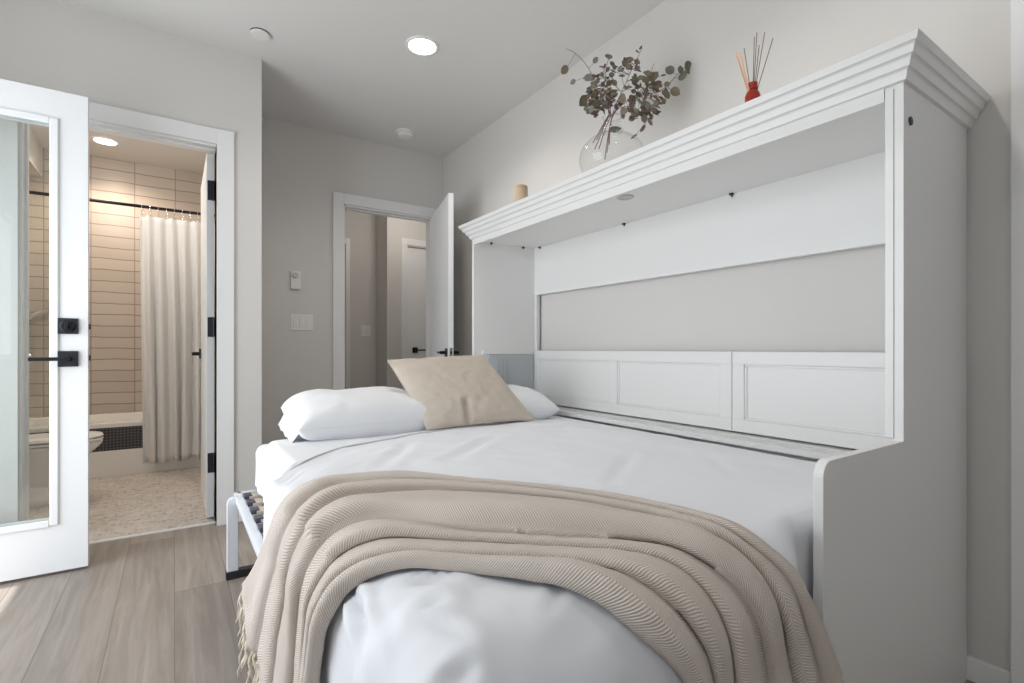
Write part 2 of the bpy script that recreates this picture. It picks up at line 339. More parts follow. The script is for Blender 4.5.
# casing on the right wall beside the wall bed
S('trim_5', MB().box(XR-0.022, 0.311, 0, XR, 0.396, 2.245).box(XR-0.022, -0.535, 0, XR, -0.45, 2.245).box(XR-0.022, -0.45, 2.16, XR, 0.311, 2.245), M['trim'], bevel=0.003)
d5 = S('door_5', MB().box(XR+0.03, -0.445, 0.01, XR+0.07, 0.385, 2.155), M['door'], bevel=0.002)
S('baseboard_right', MB().box(XR-0.014, 0.396, 0, XR, 4.085, 0.072).box(XR-0.014, YN, 0, XR, -0.535, 0.072), M['trim'], bevel=0.004)
S('baseboard_back', MB().box(XJ, YB-0.014, 0, 1.035, YB, 0.118), M['trim'], bevel=0.004)
S('baseboard_bathroom_wall', MB().box(0.284, YJ-0.014, 0, XJ, YJ, 0.118).box(XL, YJ-0.014, 0, -0.70, YJ, 0.118), M['trim'], bevel=0.004)
S('baseboard_hall', MB().box(1.62, 5.646, 0, 1.923, 5.66, 0.118).box(1.909, 5.30, 0, 1.923, 5.646, 0.118), M['trim'], bevel=0.004)
# french door frame in the left wall
S('trim_6', MB().box(XL-0.15, 2.965, 0, XL+0.018, 2.985, 2.17).box(XL-0.15, 1.10, 0, XL+0.018, 1.12, 2.17).box(XL-0.15, 1.12, 2.15, XL+0.018, 2.965, 2.17)
  .box(XL, 2.985, 0, XL+0.018, 3.07, 2.25).box(XL, 1.02, 0, XL+0.018, 1.10, 2.25).box(XL, 1.10, 2.17, XL+0.018, 2.985, 2.25), M['trim'], bevel=0.002)
# unseen windows added beside and behind the camera for the lighting
S('added_window_1', MB().box(XL-0.11, -0.85, 0.9, XL-0.05, -0.80, 2.25).box(XL-0.11, 0.10, 0.9, XL-0.05, 0.15, 2.25).box(XL-0.11, -0.80, 0.9, XL-0.05, 0.10, 0.95).box(XL-0.11, -0.80, 2.2, XL-0.05, 0.10, 2.25), M['trim'])
S('added_window_2', MB().box(-0.9, -1.58, 0.9, -0.85, -1.53, 2.3).box(-0.25, -1.58, 0.9, -0.2, -1.53, 2.3).box(-0.85, -1.58, 0.9, -0.25, -1.53, 0.95).box(-0.85, -1.58, 2.25, -0.25, -1.53, 2.3), M['trim'])
S('floor_deck', MB().box(-4.5, -2.5, -0.10, -1.45, 5.0, -0.04), M['concrete'])

# ---------------------------------------------------------------- doors
def rosette_lever(parent_thing, c, n_axis, lever_dir, parent, sz=0.07, ln=0.12, name='handle'):
    """square rosette plate with a straight lever; n_axis = outward normal, lever_dir = direction of lever"""
    c = Vector(c); n = Vector(n_axis); l = Vector(lever_dir); u = Vector((0, 0, 1)); s = n.cross(u)
    h = sz/2
    def obox(o, a, b, d, ha, hb, hd):
        vs = [o + a*(i*ha) + b*(j*hb) + d*(k*hd) for k in (-1, 1) for j in (-1, 1) for i in (-1, 1)]
        return vs, [(0,2,3,1),(4,5,7,6),(0,1,5,4),(2,6,7,3),(0,4,6,2),(1,3,7,5)]
    mb = MB(); mb.add(*obox(c+n*0.005, s, u, n, h, h, 0.005))
    pl = parent_thing.part(name, mb, M['hinge'], parent, bevel=0.002)
    mb = MB(); mb.tube([c+n*0.008, c+n*0.05], 0.0125, 16)
    mb.add(*obox(c+n*0.048+l*(ln/2-0.012), l, u, n, ln/2, 0.008, 0.006))
    parent_thing.part('lever', mb, M['black'], pl, bevel=0.002)
    return pl

# french door leaf (swung fully into the room)
FX0, FX1, FY0, FY1, FZ0, FZ1 = -1.245, -0.3265, 2.968, 3.012, 0.014, 2.142
GX0, GX1, GZ0, GZ1 = -1.125, -0.442, 0.232, 2.004
t = Thing('door_1', (FX0, FY1, 0), kind='structure')
t.part('door_frame', MB().box(FX0, FY0, FZ0, GX0, FY1, FZ1).box(GX1, FY0, FZ0, FX1, FY1, FZ1).box(GX0, FY0, FZ0, GX1, FY1, GZ0).box(GX0, FY0, GZ1, GX1, FY1, FZ1), M['door'])
mo = MB()
for ya, yb in ((FY0-0.009, FY0+0.001), (FY1-0.001, FY1+0.009)):
    mo.box(GX1-0.014, ya, GZ0-0.01, GX1+0.016, yb, GZ1+0.014).box(GX0-0.016, ya, GZ0-0.01, GX0+0.014, yb, GZ1+0.014).box(GX0+0.014, ya, GZ0-0.016, GX1-0.014, yb, GZ0+0.014).box(GX0+0.014, ya, GZ1-0.014, GX1-0.014, yb, GZ1+0.016)
t.part('glazing_bead', mo, M['door'], bevel=0.004)
t.part('glass_pane', MB().box(GX0+0.005, FY0+0.018, GZ0+0.005, GX1-0.005, FY0+0.024, GZ1-0.005), M['pane'])
rosette_lever(t, (-0.394, FY0, 0.955), (0, -1, 0), (-1, 0, 0), None, ln=0.135, name='handle')
mb = MB().box(-0.429, FY0-0.010, 1.066, -0.359, FY0, 1.136)
dp = t.part('deadbolt', mb, M['hinge'], bevel=0.002)
t.part('thumb_turn', MB().lathe([(0.027, 0.0), (0.027, -0.014), (0.022, -0.019), (0.0, -0.019)], (-0.394, FY0-0.009, 1.101), 28, 'y').box(-0.400, FY0-0.047, 1.088, -0.388, FY0-0.026, 1.114), M['black'], dp, bevel=0.0015)
for z in (0.958, 1.101):
    t.part('latch_plate', MB().box(FX1-0.001, FY0+0.010, z-0.045, FX1+0.002, FY0+0.034, z+0.045), M['dial'])
    t.part('latch', MB().box(FX1, FY0+0.015, z-0.012, FX1+0.008, FY0+0.028, z+0.012), M['hinge'])

# bathroom door, opened into the bathroom
t = Thing('door_2', (0.19, 3.43, 0), kind='structure')
t.part('door_panel', MB().box(0.155, 3.425, 0.012, 0.193, 4.205, 2.140), M['door'], bevel=0.002)
for z in (1.926, 1.127, 0.333):
    t.part('hinge', MB().box(0.160, 3.418, z-0.057, 0.188, 3.426, z+0.057).tube([(0.192, 3.419, z-0.057), (0.192, 3.419, z+0.057)], 0.007, 10), M['hinge'])
rosette_lever(t, (0.152, 4.135, 0.965), (-1, 0, 0), (0, -1, 0), None, name='handle')

# bedroom door, swung into the room towards the wall bed
t = Thing('door_3', (1.889, 4.075, 0), kind='structure')
ang = math.atan2(1.868-1.660, 4.07-3.29)
t.o.rotation_euler = (0, 0, -ang)
t2 = t.loc; t.loc = (0, 0, 0)
t.part('door_panel', MB().box(-0.022, -0.805, 0.012, 0.016, -0.006, 2.140), M['door'], bevel=0.002)
rosette_lever(t, (-0.022, -0.745, 0.972), (-1, 0, 0), (0, 1, 0), None, sz=0.062, ln=0.11, name='handle')
rosette_lever(t, (0.016, -0.745, 0.972), (1, 0, 0), (0, 1, 0), None, sz=0.062, ln=0.11, name='handle')
t.part('latch_plate', MB().box(-0.014, -0.807, 0.935, 0.008, -0.804, 1.005), M['chrome'])
t.part('latch', MB().box(-0.009, -0.812, 0.962, 0.003, -0.806, 0.982).box(-0.008, -0.808, 0.942, 0.002, -0.806, 0.952), M['black'])
t.loc = t2
# closed door in the hall
t = Thing('door_4', (2.48, 5.34, 0), kind='structure')
t.part('door_panel', MB().box(2.162, 5.325, 0.012, 2.855, 5.362, 2.140), M['door'], bevel=0.002)
rosette_lever(t, (2.255, 5.325, 0.985), (0, -1, 0), (1, 0, 0), None, sz=0.062, name='handle')

# ---------------------------------------------------------------- wall plates and ceiling fixtures
t = Thing('thermostat', (0.76, YB, 1.52), 'small white wall thermostat with round dial above the switch plate', 'thermostat')
t.part('body', MB().box(0.726, YB-0.022, 1.452, 0.797, YB, 1.588), M['plastic'], bevel=0.004)
t.part('dial', MB().lathe([(0.022, 0), (0.022, -0.012), (0.018, -0.016), (0.0, -0.016)], (0.758, YB-0.021, 1.555), 28, 'y'), M['dial'], bevel=0.001)
t = Thing('switch_plate', (0.806, YB, 1.20), 'white triple light switch plate on grey wall under the thermostat', 'light switch')
t.part('plate', MB().box(0.726, YB-0.007, 1.140, 0.888, YB, 1.262), M['plastic'], bevel=0.003)
for k in range(3):
    x = 0.761+k*0.046
    t.part('rocker', MB().box(x-0.017, YB-0.012, 1.167, x+0.017, YB-0.006, 1.235), M['plastic'], bevel=0.002)
t = Thing('switch_plate', (1.80, 5.66, 1.2), 'white double light switch plate on the hallway wall seen through the doorway', 'light switch')
t.part('plate', MB().box(1.742, 5.653, 1.14, 1.858, 5.66, 1.262), M['plastic'], bevel=0.003)
for k in range(2):
    x = 1.777+k*0.046
    t.part('rocker', MB().box(x-0.017, 5.648, 1.167, x+0.017, 5.654, 1.235), M['plastic'], bevel=0.002)

def downlight(name, x, y, lens, label, energy, col, z=ZC, r=0.075):
    t = Thing(name, (x, y, z), label, 'ceiling light')
    t.part('trim_ring', MB().lathe([(r+0.020, 0), (r+0.020, -0.004), (r+0.004, -0.008), (r, -0.003), (r, 0.0)], (x, y, z), 40, close=False), M['trim'], smooth=True)
    t.part('lens', MB().lathe([(r, -0.0025), (0.0005, -0.0025)], (x, y, z), 40, close=False), lens)
    if energy: light(name+'_light', 'SPOT', (x, y, z-0.03), energy, col, (0, 0, 0), 0.06, spot_size=2.6, spot_blend=0.6)
downlight('recessed_light', 1.161, 2.637, M['lamp'], 'round lit recessed light in the bedroom ceiling', 22, (1, 0.93, 0.85))
downlight('recessed_light', -0.473, 5.30, M['lamp_warm'], 'lit recessed light in the bathroom ceiling over the tub', 34, (1, 0.80, 0.62))
light('bathroom_fill', 'POINT', (-0.55, 4.15, 2.5), 21, (1, 0.93, 0.86), size=0.1)  # added fill for the bathroom and curtain, no fixture of its own
light('hall_fill', 'POINT', (2.0, 4.65, 2.4), 7.5, (1, 0.93, 0.86), size=0.1)  # added unseen light so the hall is not dark
downlight('recessed_light', -0.45, 0.75, M['lamp'], 'added unseen recessed fill light over the bare floor beside the foot of the bed', 14, (1, 0.95, 0.89))  # added out of view for ambient fill, with its own fixture
downlight('recessed_light', 1.161, 0.75, M['lamp'], 'added unseen recessed fill light above the near end of the wall bed cabinet', 14, (1, 0.95, 0.89))  # second fill downlight added above the view
t = Thing('smoke_detector', (1.51, 3.76, ZC), 'round white smoke detector on the ceiling near the back wall', 'smoke detector')
t.part('base', MB().lathe([(0.074, 0), (0.074, -0.010), (0.068, -0.014)], (1.51, 3.76, ZC), 40), M['plastic'], smooth=False)
t.part('cover', MB().lathe([(0.058, -0.012), (0.058, -0.028), (0.050, -0.038), (0.02, -0.041), (0.0, -0.041)], (1.51, 3.76, ZC), 40), M['plastic'], bevel=0.001)
t = Thing('sprinkler_cover', (0.385, 3.02, ZC), 'small round white sprinkler cover plate on the ceiling by the wall corner', 'sprinkler cover')
t.part('ring', MB().lathe([(0.050, 0), (0.050, -0.003), (0.044, -0.003), (0.044, 0)], (0.385, 3.02, ZC), 40), M['hinge'])
t.part('plate', MB().lathe([(0.049, -0.006), (0.049, -0.012), (0.044, -0.014), (0, -0.014)], (0.385, 3.02, ZC), 40), M['plastic'])

# ---------------------------------------------------------------- wall bed cabinet
Xf, Xs, Yn, Yf = 1.502, 1.09, 0.492, 2.67
T = 0.020
t = Thing('bed_cabinet', (1.75, 1.58, 0), 'tall white horizontal wall bed cabinet with stepped cornice against the right wall', 'cabinet')
def side_outline():
    r = 0.032
    pts = [(Xs, 0.0)]
    for k in range(7):
        a = PI - k*PI/12; pts.append((Xs+r+r*math.cos(a), 0.77-r+r*math.sin(a)))
    pts += [(Xf, 0.77), (Xf, 1.674), (XR-0.016, 1.674), (XR-0.016, 0)]
    return pts
near_panel = t.part('side_panel', MB().prism(side_outline(), 'y', Yn, Yn+T), M['cabinet'], bevel=0.0012)
far_panel = t.part('side_panel', MB().prism(side_outline(), 'y', Yf-T, Yf), M['cabinet'], bevel=0.0012)
t.part('screw_cap', MB().lathe([(0.011, 0), (0.011, -0.003), (0.006, -0.004), (0, -0.002)], (1.543, Yn, 1.575), 20, 'y'), M['hinge'], near_panel)
t.part('screw', MB().lathe([(0.006, -0.0035), (0, -0.0045)], (1.543, Yn, 1.575), 16, 'y'), M['black'], near_panel)
t.part('top_board', MB().box(Xf+0.002, Yn+T, 1.655, XR-0.016, Yf-T, 1.674), M['cabinet'])
t.part('front_stile', MB().box(Xf, Yn+T+0.0015, 0.775, Xf+0.018, Yn+T+0.020, 1.655), M['cabinet'], bevel=0.0012)
t.part('front_rail', MB().box(Xf-0.002, Yn+T+0.021, 1.628, Xf+0.016, Yf-T, 1.672), M['cabinet'], bevel=0.0012)
# cornice, mitred round the two front corners
prof = [(0.0, 1.662), (0.010, 1.664), (0.016, 1.682), (0.019, 1.685), (0.026, 1.687), (0.032, 1.703), (0.035, 1.706), (0.042, 1.708), (0.048, 1.723), (0.051, 1.726), (0.057, 1.728), (0.064, 1.744), (0.0, 1.744), (-0.02, 1.744), (-0.02, 1.675), (0.0, 1.675)]
path = lambda o: [(XR-0.004, Yf+o*0.8), (Xf-o*1.1, Yf+o*0.8), (Xf-o*1.1, Yn-o*0.8), (XR-0.004, Yn-o*0.8)]
vs = []; n = len(prof)
for k in range(4):
    for (o, z) in prof:
        p = path(o)[k]; vs.append((p[0], p[1], z))
fs = [(k*n+i, k*n+(i+1) % n, (k+1)*n+(i+1) % n, (k+1)*n+i) for k in range(3) for i in range(n)] + [tuple(range(n))[::-1], tuple(range(3*n, 4*n))]
t.part('cornice', MB().add(vs, fs), M['cabinet'])
t.part('top_panel', MB().box(Xf+0.01, Yn+0.01, 1.730, XR-0.006, Yf-0.01, 1.7435), M['cabinet'])
XP = 1.955
t.part('back_rail', MB().box(XP, Yn+T, 1.350, XR-0.016, Yf-T, 1.655), M['cabinet'], bevel=0.001)
t.part('back_stile', MB().box(XP+0.004, Yf-T-0.022, 0.985, XR-0.016, Yf-T, 1.356), M['cabinet'], bevel=0.001)
t.part('back_stile', MB().box(XP+0.004, Yn+T, 0.985, XR-0.016, Yn+T+0.022, 1.356), M['cabinet'], bevel=0.001)
def framed_board(y0, y1, muls, name):
    """board with raised stiles and rails around recessed insets; muls = mullion centres"""
    x, z0, z1, b = 1.952, 0.654, 0.988, 0.052
    o = t.part(name, MB().box(x+0.010, y0+0.01, z0+0.01, x+0.024, y1-0.01, z1-0.01), M['cabinet'])
    f = MB().box(x, y0, z1-b, x+0.020, y1, z1).box(x, y0, z0, x+0.020, y1, z0+b).box(x, y0, z0+b, x+0.020, y0+b, z1-b).box(x, y1-b, z0+b, x+0.020, y1, z1-b)
    for m_ in muls: f.box(x, m_-b/2, z0+b, x+0.020, m_+b/2, z1-b)
    t.part('panel_frame', f, M['cabinet'], o, bevel=0.0015)
    ed = [y0+b] + [c for m_ in muls for c in (m_-b/2, m_+b/2)] + [y1-b]
    mm = MB()
    for a, c in zip(ed[::2], ed[1::2]):
        k = 0.010
        mm.box(x+0.004, a, z1-b-k, x+0.012, c, z1-b).box(x+0.004, a, z0+b, x+0.012, c, z0+b+k).box(x+0.004, a, z0+b+k, x+0.012, a+k, z1-b-k).box(x+0.004, c-k, z0+b+k, x+0.012, c, z1-b-k)
    t.part('moulding', mm, M['cabinet'], o, bevel=0.003)
framed_board(1.243, Yf-T-0.002, (1.93,), 'headboard_panel')
framed_board(Yn+T+0.002, 1.240, (), 'headboard_panel')
t.part('ledge_board', MB().box(1.922, Yn+T, 0.625, XR-0.02, Yf-T, 0.646), M['cabinet'], bevel=0.001)
t.part('ledge_board', MB().box(1.838, Yn+T, 0.620, 1.908, Yf-T, 0.642), M['cabinet'], bevel=0.001)
t.part('back_panel', MB().box(XR-0.03, Yn+T, 0.12, XR-0.018, Yf-T, 0.62), M['cabinet'])
t.part('mechanism_cover', MB().box(1.60, Yf-T-0.012, 0.60, 1.935, Yf-T, 0.965), M['cab_in'], bevel=0.001, label='blue-grey cover plate on the inner side panel')
rb = MB()
for k in range(4): rb.box(1.66+k*0.028, Yf-T-0.017, 0.62, 1.668+k*0.028, Yf-T-0.012, 0.93)
t.part('cover_rib', rb, M['cab_in'])
t.part('cover_rail', MB().box(1.56, Yf-T-0.014, 0.967, 1.935, Yf-T, 0.99), M['cabinet'], bevel=0.001)
for (x, y) in ((1.945, 2.58), (1.945, 1.24), (1.945, 1.85), (1.86, 2.64), (1.62, 2.64)):
    t.part('corner_bracket', MB().box(x-0.004, y-0.008, 1.647, x+0.006, y+0.008, 1.655).box(x+0.003, y-0.003, 1.640, x+0.006, y+0.003, 1.655), M['hinge'])
t.part('puck_cover', MB().lathe([(0.036, 0), (0.036, -0.004), (0.028, -0.006), (0.026, -0.003), (0, -0.003)], (1.614, 1.526, 1.655), 36), M['dial'], label='small round cover under the cabinet top')

# ---------------------------------------------------------------- folding bed frame and mattress
t = Thing('folding_bed_frame', (0.9, 1.6, 0), 'white steel folding bed frame with slats and black-footed leg, under the mattress', 'bed frame')
def legset(y):
    lg = t.part('leg', MB().prism([(0.188, 0.022), (0.188, 0.325), (0.194, 0.345), (0.210, 0.352), (0.232, 0.352), (0.232, 0.022)], 'y', y-0.014, y+0.014), M['steel'], bevel=0.003)
    t.part('foot', MB().box(0.184, y-0.020, 0.0, 0.300, y+0.020, 0.034), M['rubber'], lg, bevel=0.004, label='black rubber foot bar')
legset(2.50); legset(0.80)
t.part('side_rail', MB().box(0.222, 0.62, 0.322, 0.252, 2.58, 0.352), M['steel'], bevel=0.003)
t.part('side_rail', MB().box(1.760, 0.62, 0.322, 1.785, 2.58, 0.352), M['steel'], bevel=0.003)
t.part('cross_rail', MB().box(0.232, 2.555, 0.330, 1.76, 2.58, 0.352), M['steel'], bevel=0.003)
t.part('cross_rail', MB().box(0.252, 0.62, 0.330, 1.76, 0.645, 0.352), M['steel'], bevel=0.003)
for k in range(9):
    y = 2.475-k*0.118
    sl = t.part('slat', MB().box(0.270, y-0.027, 0.346, 1.74, y+0.029, 0.358), M['slat'], bevel=0.002)
    t.part('slat_cap', MB().box(0.250, y-0.025, 0.344, 0.282, y+0.025, 0.364), M['cap'], sl, bevel=0.004, label='dark plastic slat end cap')

def smooth(t_):
    t_ = min(1, max(0, t_)); return t_*t_*(3-2*t_)

def sdf_bed(p):
    x, y, z = p
    ymin = .45+.070*smooth((x-.90)/.17)
    zt = .655+.022*math.exp(-((x-.75)/.6)**2-((y-1.1)/.6)**2)-.022*smooth((y-1.6)/.5)-.022*smooth((x-1.5)/.3)*.8
    r = .12 - .08*smooth((y-1.5)/.5) - .07*smooth((x-.85)/.2)*(1-smooth((x-1.3)/.3))
    lo = (.20, ymin, -1.); hi = (1.825, 2.2, zt)
    q = [abs(p[i]-(lo[i]+hi[i])/2)-(hi[i]-lo[i])/2+r for i in range(3)]
    return math.sqrt(sum(max(c, 0)**2 for c in q))-r+min(max(q), 0)
def grad(f, p, e=2e-3):
    g = Vector([f((p[0]+(e if i == 0 else 0), p[1]+(e if i == 1 else 0), p[2]+(e if i == 2 else 0))) - f((p[0]-(e if i == 0 else 0), p[1]-(e if i == 1 else 0), p[2]-(e if i == 2 else 0))) for i in range(3)])
    return g.normalized() if g.length > 1e-9 else Vector((0, 0, 1))

def capped_grid(x0, x1, y0, y1, z1, z0, st):
    """top grid plus skirt of an open-bottomed box"""
    nx = int(round((x1-x0)/st)); ny = int(round((y1-y0)/st)); nz = int(round((z1-z0)/st))
    vs = []; idx = {}
    for i in range(nx+1):
        for j in range(ny+1):
            idx[i, j] = len(vs); vs.append(Vector((x0+(x1-x0)*i/nx, y0+(y1-y0)*j/ny, z1)))
    fs = [(idx[i, j], idx[i+1, j], idx[i+1, j+1], idx[i, j+1]) for i in range(nx) for j in range(ny)]
    per = [(i, 0) for i in range(nx)] + [(nx, j) for j in range(ny)] + [(i, ny) for i in range(nx, 0, -1)] + [(0, j) for j in range(ny, 0, -1)]
    prev = [idx[p] for p in per]; top = [vs[k].copy() for k in prev]
    for k in range(1, nz+1):
        cur = []
        for p in top: cur.append(len(vs)); vs.append(Vector((p.x, p.y, z1+(z0-z1)*k/nz)))
        m_ = len(per)
        fs += [(prev[a], cur[a], cur[(a+1) % m_], prev[(a+1) % m_]) for a in range(m_)]
        prev = cur
    return vs, fs
def fbm(p, s, o=3):
    return sum(noise.noise(Vector(p)*s*(2**k))/(2**k) for k in range(o))

# mattress wrapped in a fitted sheet
vs, fs = capped_grid(0.303, 1.825, 0.56, 2.60, 0.60, 0.372, 0.025)
def sdf_mat(p):
    lo = (.305, .56, .2); hi = (1.825, 2.60, .560); r = .045
    q = [abs(p[i]-(lo[i]+hi[i])/2)-(hi[i]-lo[i])/2+r for i in range(3)]
    return math.sqrt(sum(max(c, 0)**2 for c in q))-r+min(max(q), 0)
out = []
for p in vs:
    p = p.copy()
    z_keep = p.z
    for _ in range(5):
        g = grad(sdf_mat, p); p -= g*sdf_mat(p)
    if z_keep < 0.5: p.z = z_keep
    g = grad(sdf_mat, p)
    side = smooth((0.56-p.z)/0.1)
    p += g*(0.004*fbm(p, 5) + side*0.006*math.sin(p.y*34+2*noise.noise(Vector(p)*4)))
    out.append(p)
solo('mattress', MB().add(out, fs), M['sheet'], (1.03, 1.58, 0.37), 'white sheeted mattress, bare at its far left corner above the slats', 'mattress', smooth=True)

# folded sheet band between duvet and pillows
vs, fs = capped_grid(0.316, 1.825, 1.35, 2.32, 0.66, 0.565, 0.02)
def sdf_fold(p):
    lo = (.318, 1.35, .45); hi = (1.825, 2.32, .614); r = .03
    q = [abs(p[i]-(lo[i]+hi[i])/2)-(hi[i]-lo[i])/2+r for i in range(3)]
    return math.sqrt(sum(max(c, 0)**2 for c in q))-r+min(max(q), 0)
out = []
for p in vs:
    p = p.copy()
    for _ in range(4): p -= grad(sdf_fold, p)*sdf_fold(p)
    p += grad(sdf_fold, p)*(0.004*fbm(p, 5)+0.004)
    if p.y > 2.0: p.y += 0.02*noise.noise(Vector((p.x*3, 0, 4)))
    out.append(p)
solo('folded_sheet', MB().add(out, fs), M['sheet'], (1.03, 1.8, 0.57), 'smooth white folded sheet band between the duvet hem and the pillows', 'sheet', smooth=True)

# duvet
def yhem(x):
    k = [(0.15, 1.55), (.25, 1.60), (.32, 1.78), (.417, 1.90), (.546, 2.02), (.84, 2.13), (1.2, 2.20), (1.9, 2.26)]
    for (a, b), (c, d) in zip(k, k[1:]):
        if x <= c: return b+(d-b)*(x-a)/(c-a) if x > a else b
    return k[-1][1]
def hemwarp(p):
    if p[1] > 1.1:
        return Vector((p[0], 1.1+(p[1]-1.1)/(2.2-1.1)*(yhem(p[0])-1.1), p[2]))
    return Vector(p)
CREASE = [((.36, .47, .66), (.52, .62, .67), .012, .006), ((.44, .45, .62), (.60, .50, .66), .010, .006), ((.30, .52, .66), (.26, .62, .65), .010, .006),
          ((.21, .62, .60), (.235, .82, .62), .010, .007), ((.205, .55, .5), (.23, .76, .62), .012, .008), ((.30, .62, .66), (.212, .66, .54), .012, .009), ((.34, .66, .67), (.225, .76, .60), .012, .008), ((.28, .50, .64), (.205, .58, .50), .012, .009), ((.9, .9, .67), (1.25, 1.15, .66), .02, .004), ((.7, 1.4, .67), (1.1, 1.75, .64), .03, .004),
          ((1.2, .75, .66), (1.55, 1.1, .66), .02, .003), ((.5, 1.5, .66), (.75, 1.9, .64), .03, .004)]
def crease(p):
    s = 0
    for a, b, w_, h in CREASE:
        a = Vector(a); b = Vector(b); ab = b-a; tt = max(0, min(1, (p-a).dot(ab)/ab.length_squared))
        d = (p-(a+ab*tt)).length; s += -h*math.exp(-(d/w_)**2)*math.sin(PI*min(1, max(0, (tt*0.9+0.05)))) + 0.5*h*math.exp(-((d-w_*1.8)/w_)**2)
    return s
vs, fs = capped_grid(0.20, 1.825, 0.45, 2.20, 0.72, 0.14, 0.015)
out = []
for p in vs:
    zk = p.z
    p = p.copy()
    if p.y < 0.56 and p.x > 0.93: p.y = max(p.y, .45+.070*smooth((p.x-.90)/.17))
    for _ in range(6):
        g = grad(sdf_bed, p); p -= g*(sdf_bed(p)+0.007)
    if zk < 0.52: p.z = zk
    g = grad(sdf_bed, p)
    sd = smooth((0.52-p.z)/0.2)
    w_ = 0.005*fbm(p, 4.5) + 0.003*noise.noise(Vector(p)*12) + 1.5*crease(p)
    hang = sd*(0.010*math.sin((p.x+p.y*1.1)*30+3*noise.noise(Vector((p.x, p.y, 0))*3)))
    if p.x > 0.95: hang = -abs(hang)*0.3; w_ *= 0.6
    if p.y < 0.56 and p.x > 1.05: w_ = -abs(w_)
    p = p + g*(w_+hang)
    out.append(hemwarp(p))
t = Thing('duvet', (1.0, 1.3, 0.5), 'puffy white duvet covering most of the bed, bare at the rounded near corner', 'duvet')
t.part('duvet_cover', MB().add(out, fs), M['duvet'], smooth=True)
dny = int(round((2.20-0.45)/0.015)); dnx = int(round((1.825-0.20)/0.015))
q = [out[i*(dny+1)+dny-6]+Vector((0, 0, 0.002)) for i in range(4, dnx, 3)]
# the shade line carries on down the left side of the duvet
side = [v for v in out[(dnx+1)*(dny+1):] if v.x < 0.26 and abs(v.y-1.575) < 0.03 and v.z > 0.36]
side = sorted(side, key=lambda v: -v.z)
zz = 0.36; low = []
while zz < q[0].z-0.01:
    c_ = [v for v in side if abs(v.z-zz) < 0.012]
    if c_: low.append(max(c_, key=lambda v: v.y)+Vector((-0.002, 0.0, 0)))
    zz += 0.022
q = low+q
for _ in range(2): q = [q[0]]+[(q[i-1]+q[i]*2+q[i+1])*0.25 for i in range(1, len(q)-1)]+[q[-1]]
t.part('hem_shade_line', MB().tube(q, 0.0035, 7), M['seam'], smooth=True, label='grey hem line at the far edge of the duvet, standing in for its shade')  # thin grey tube in place of the shade where the duvet edge ends

# ---------------------------------------------------------------- woven throw
V = [
 [(.138,1.385,.425),(.162,1.380,.455),(.186,1.372,.52),(.206,1.358,.584),(.240,1.352,.634),(.296,1.339,.664),(.381,1.325,.669),(.481,1.232,.673),(.576,1.085,.676),(.676,.973,.676),(.765,.861,.674),(.830,.742,.671),(.864,.661,.668),(.885,.577,.665),(.884,.516,.651),(.895,.487,.630),(.920,.462,.595),(.948,.447,.545),(.972,.441,.50),(1.016,.430,.405)],
 [(.158,1.262,.315),(.180,1.252,.45),(.196,1.225,.53),(.211,1.204,.597),(.256,1.217,.648),(.339,1.221,.669),(.493,1.133,.674),(.658,.947,.676),(.743,.836,.674),(.800,.716,.670),(.832,.618,.667),(.840,.546,.662),(.853,.503,.644),(.868,.483,.626),(.886,.464,.600),(.904,.449,.545),(.940,.445,.47),(.968,.438,.39)],
 [(.172,1.165,.26),(.185,1.158,.40),(.199,1.130,.50),(.209,1.082,.591),(.254,1.112,.647),(.319,1.128,.669),(.468,1.075,.673),(.602,.944,.675),(.712,.808,.673),(.752,.720,.670),(.783,.649,.668),(.792,.606,.667),(.799,.548,.663),(.815,.506,.645),(.825,.474,.615),(.832,.452,.566),(.858,.447,.493),(.874,.445,.427),(.890,.440,.33)],
 [(.190,1.075,.24),(.197,1.055,.36),(.199,1.020,.48),(.203,.990,.546),(.214,.974,.602),(.238,.985,.634),(.269,.970,.655),(.313,.950,.668),(.358,.916,.669),(.392,.855,.669),(.424,.798,.668),(.499,.730,.668),(.556,.678,.668),(.610,.635,.667),(.657,.588,.666),(.687,.553,.664),(.711,.516,.651),(.728,.494,.636),(.754,.467,.605),(.768,.452,.566),(.787,.447,.516),(.799,.446,.455),(.815,.440,.32)],
 [(.192,1.010,.23),(.198,.990,.36),(.199,.965,.45),(.199,.940,.522),(.211,.900,.595),(.236,.894,.631),(.273,.868,.656),(.335,.825,.667),(.381,.780,.667),(.463,.708,.667),(.538,.640,.667),(.589,.598,.666),(.640,.548,.662),(.665,.517,.651),(.680,.487,.630),(.688,.464,.600),(.695,.450,.557),(.706,.447,.491),(.725,.440,.31)],
 [(.192,.950,.22),(.198,.940,.34),(.199,.920,.45),(.200,.880,.545),(.216,.855,.605),(.238,.841,.632),(.264,.817,.651),(.293,.785,.662),(.335,.745,.665),(.381,.700,.666),(.432,.655,.666),(.485,.615,.666),(.533,.565,.663),(.563,.530,.658),(.582,.505,.644),(.600,.482,.625),(.620,.460,.591),(.645,.450,.547),(.665,.446,.48),(.685,.440,.30)],
 [(.192,.900,.21),(.198,.885,.34),(.199,.865,.45),(.199,.831,.531),(.211,.799,.594),(.229,.793,.623),(.250,.774,.641),(.288,.739,.660),(.332,.695,.664),(.380,.645,.664),(.421,.596,.664),(.463,.544,.660),(.490,.510,.646),(.516,.477,.618),(.551,.457,.583),(.584,.450,.549),(.612,.447,.50),(.640,.440,.29)]]
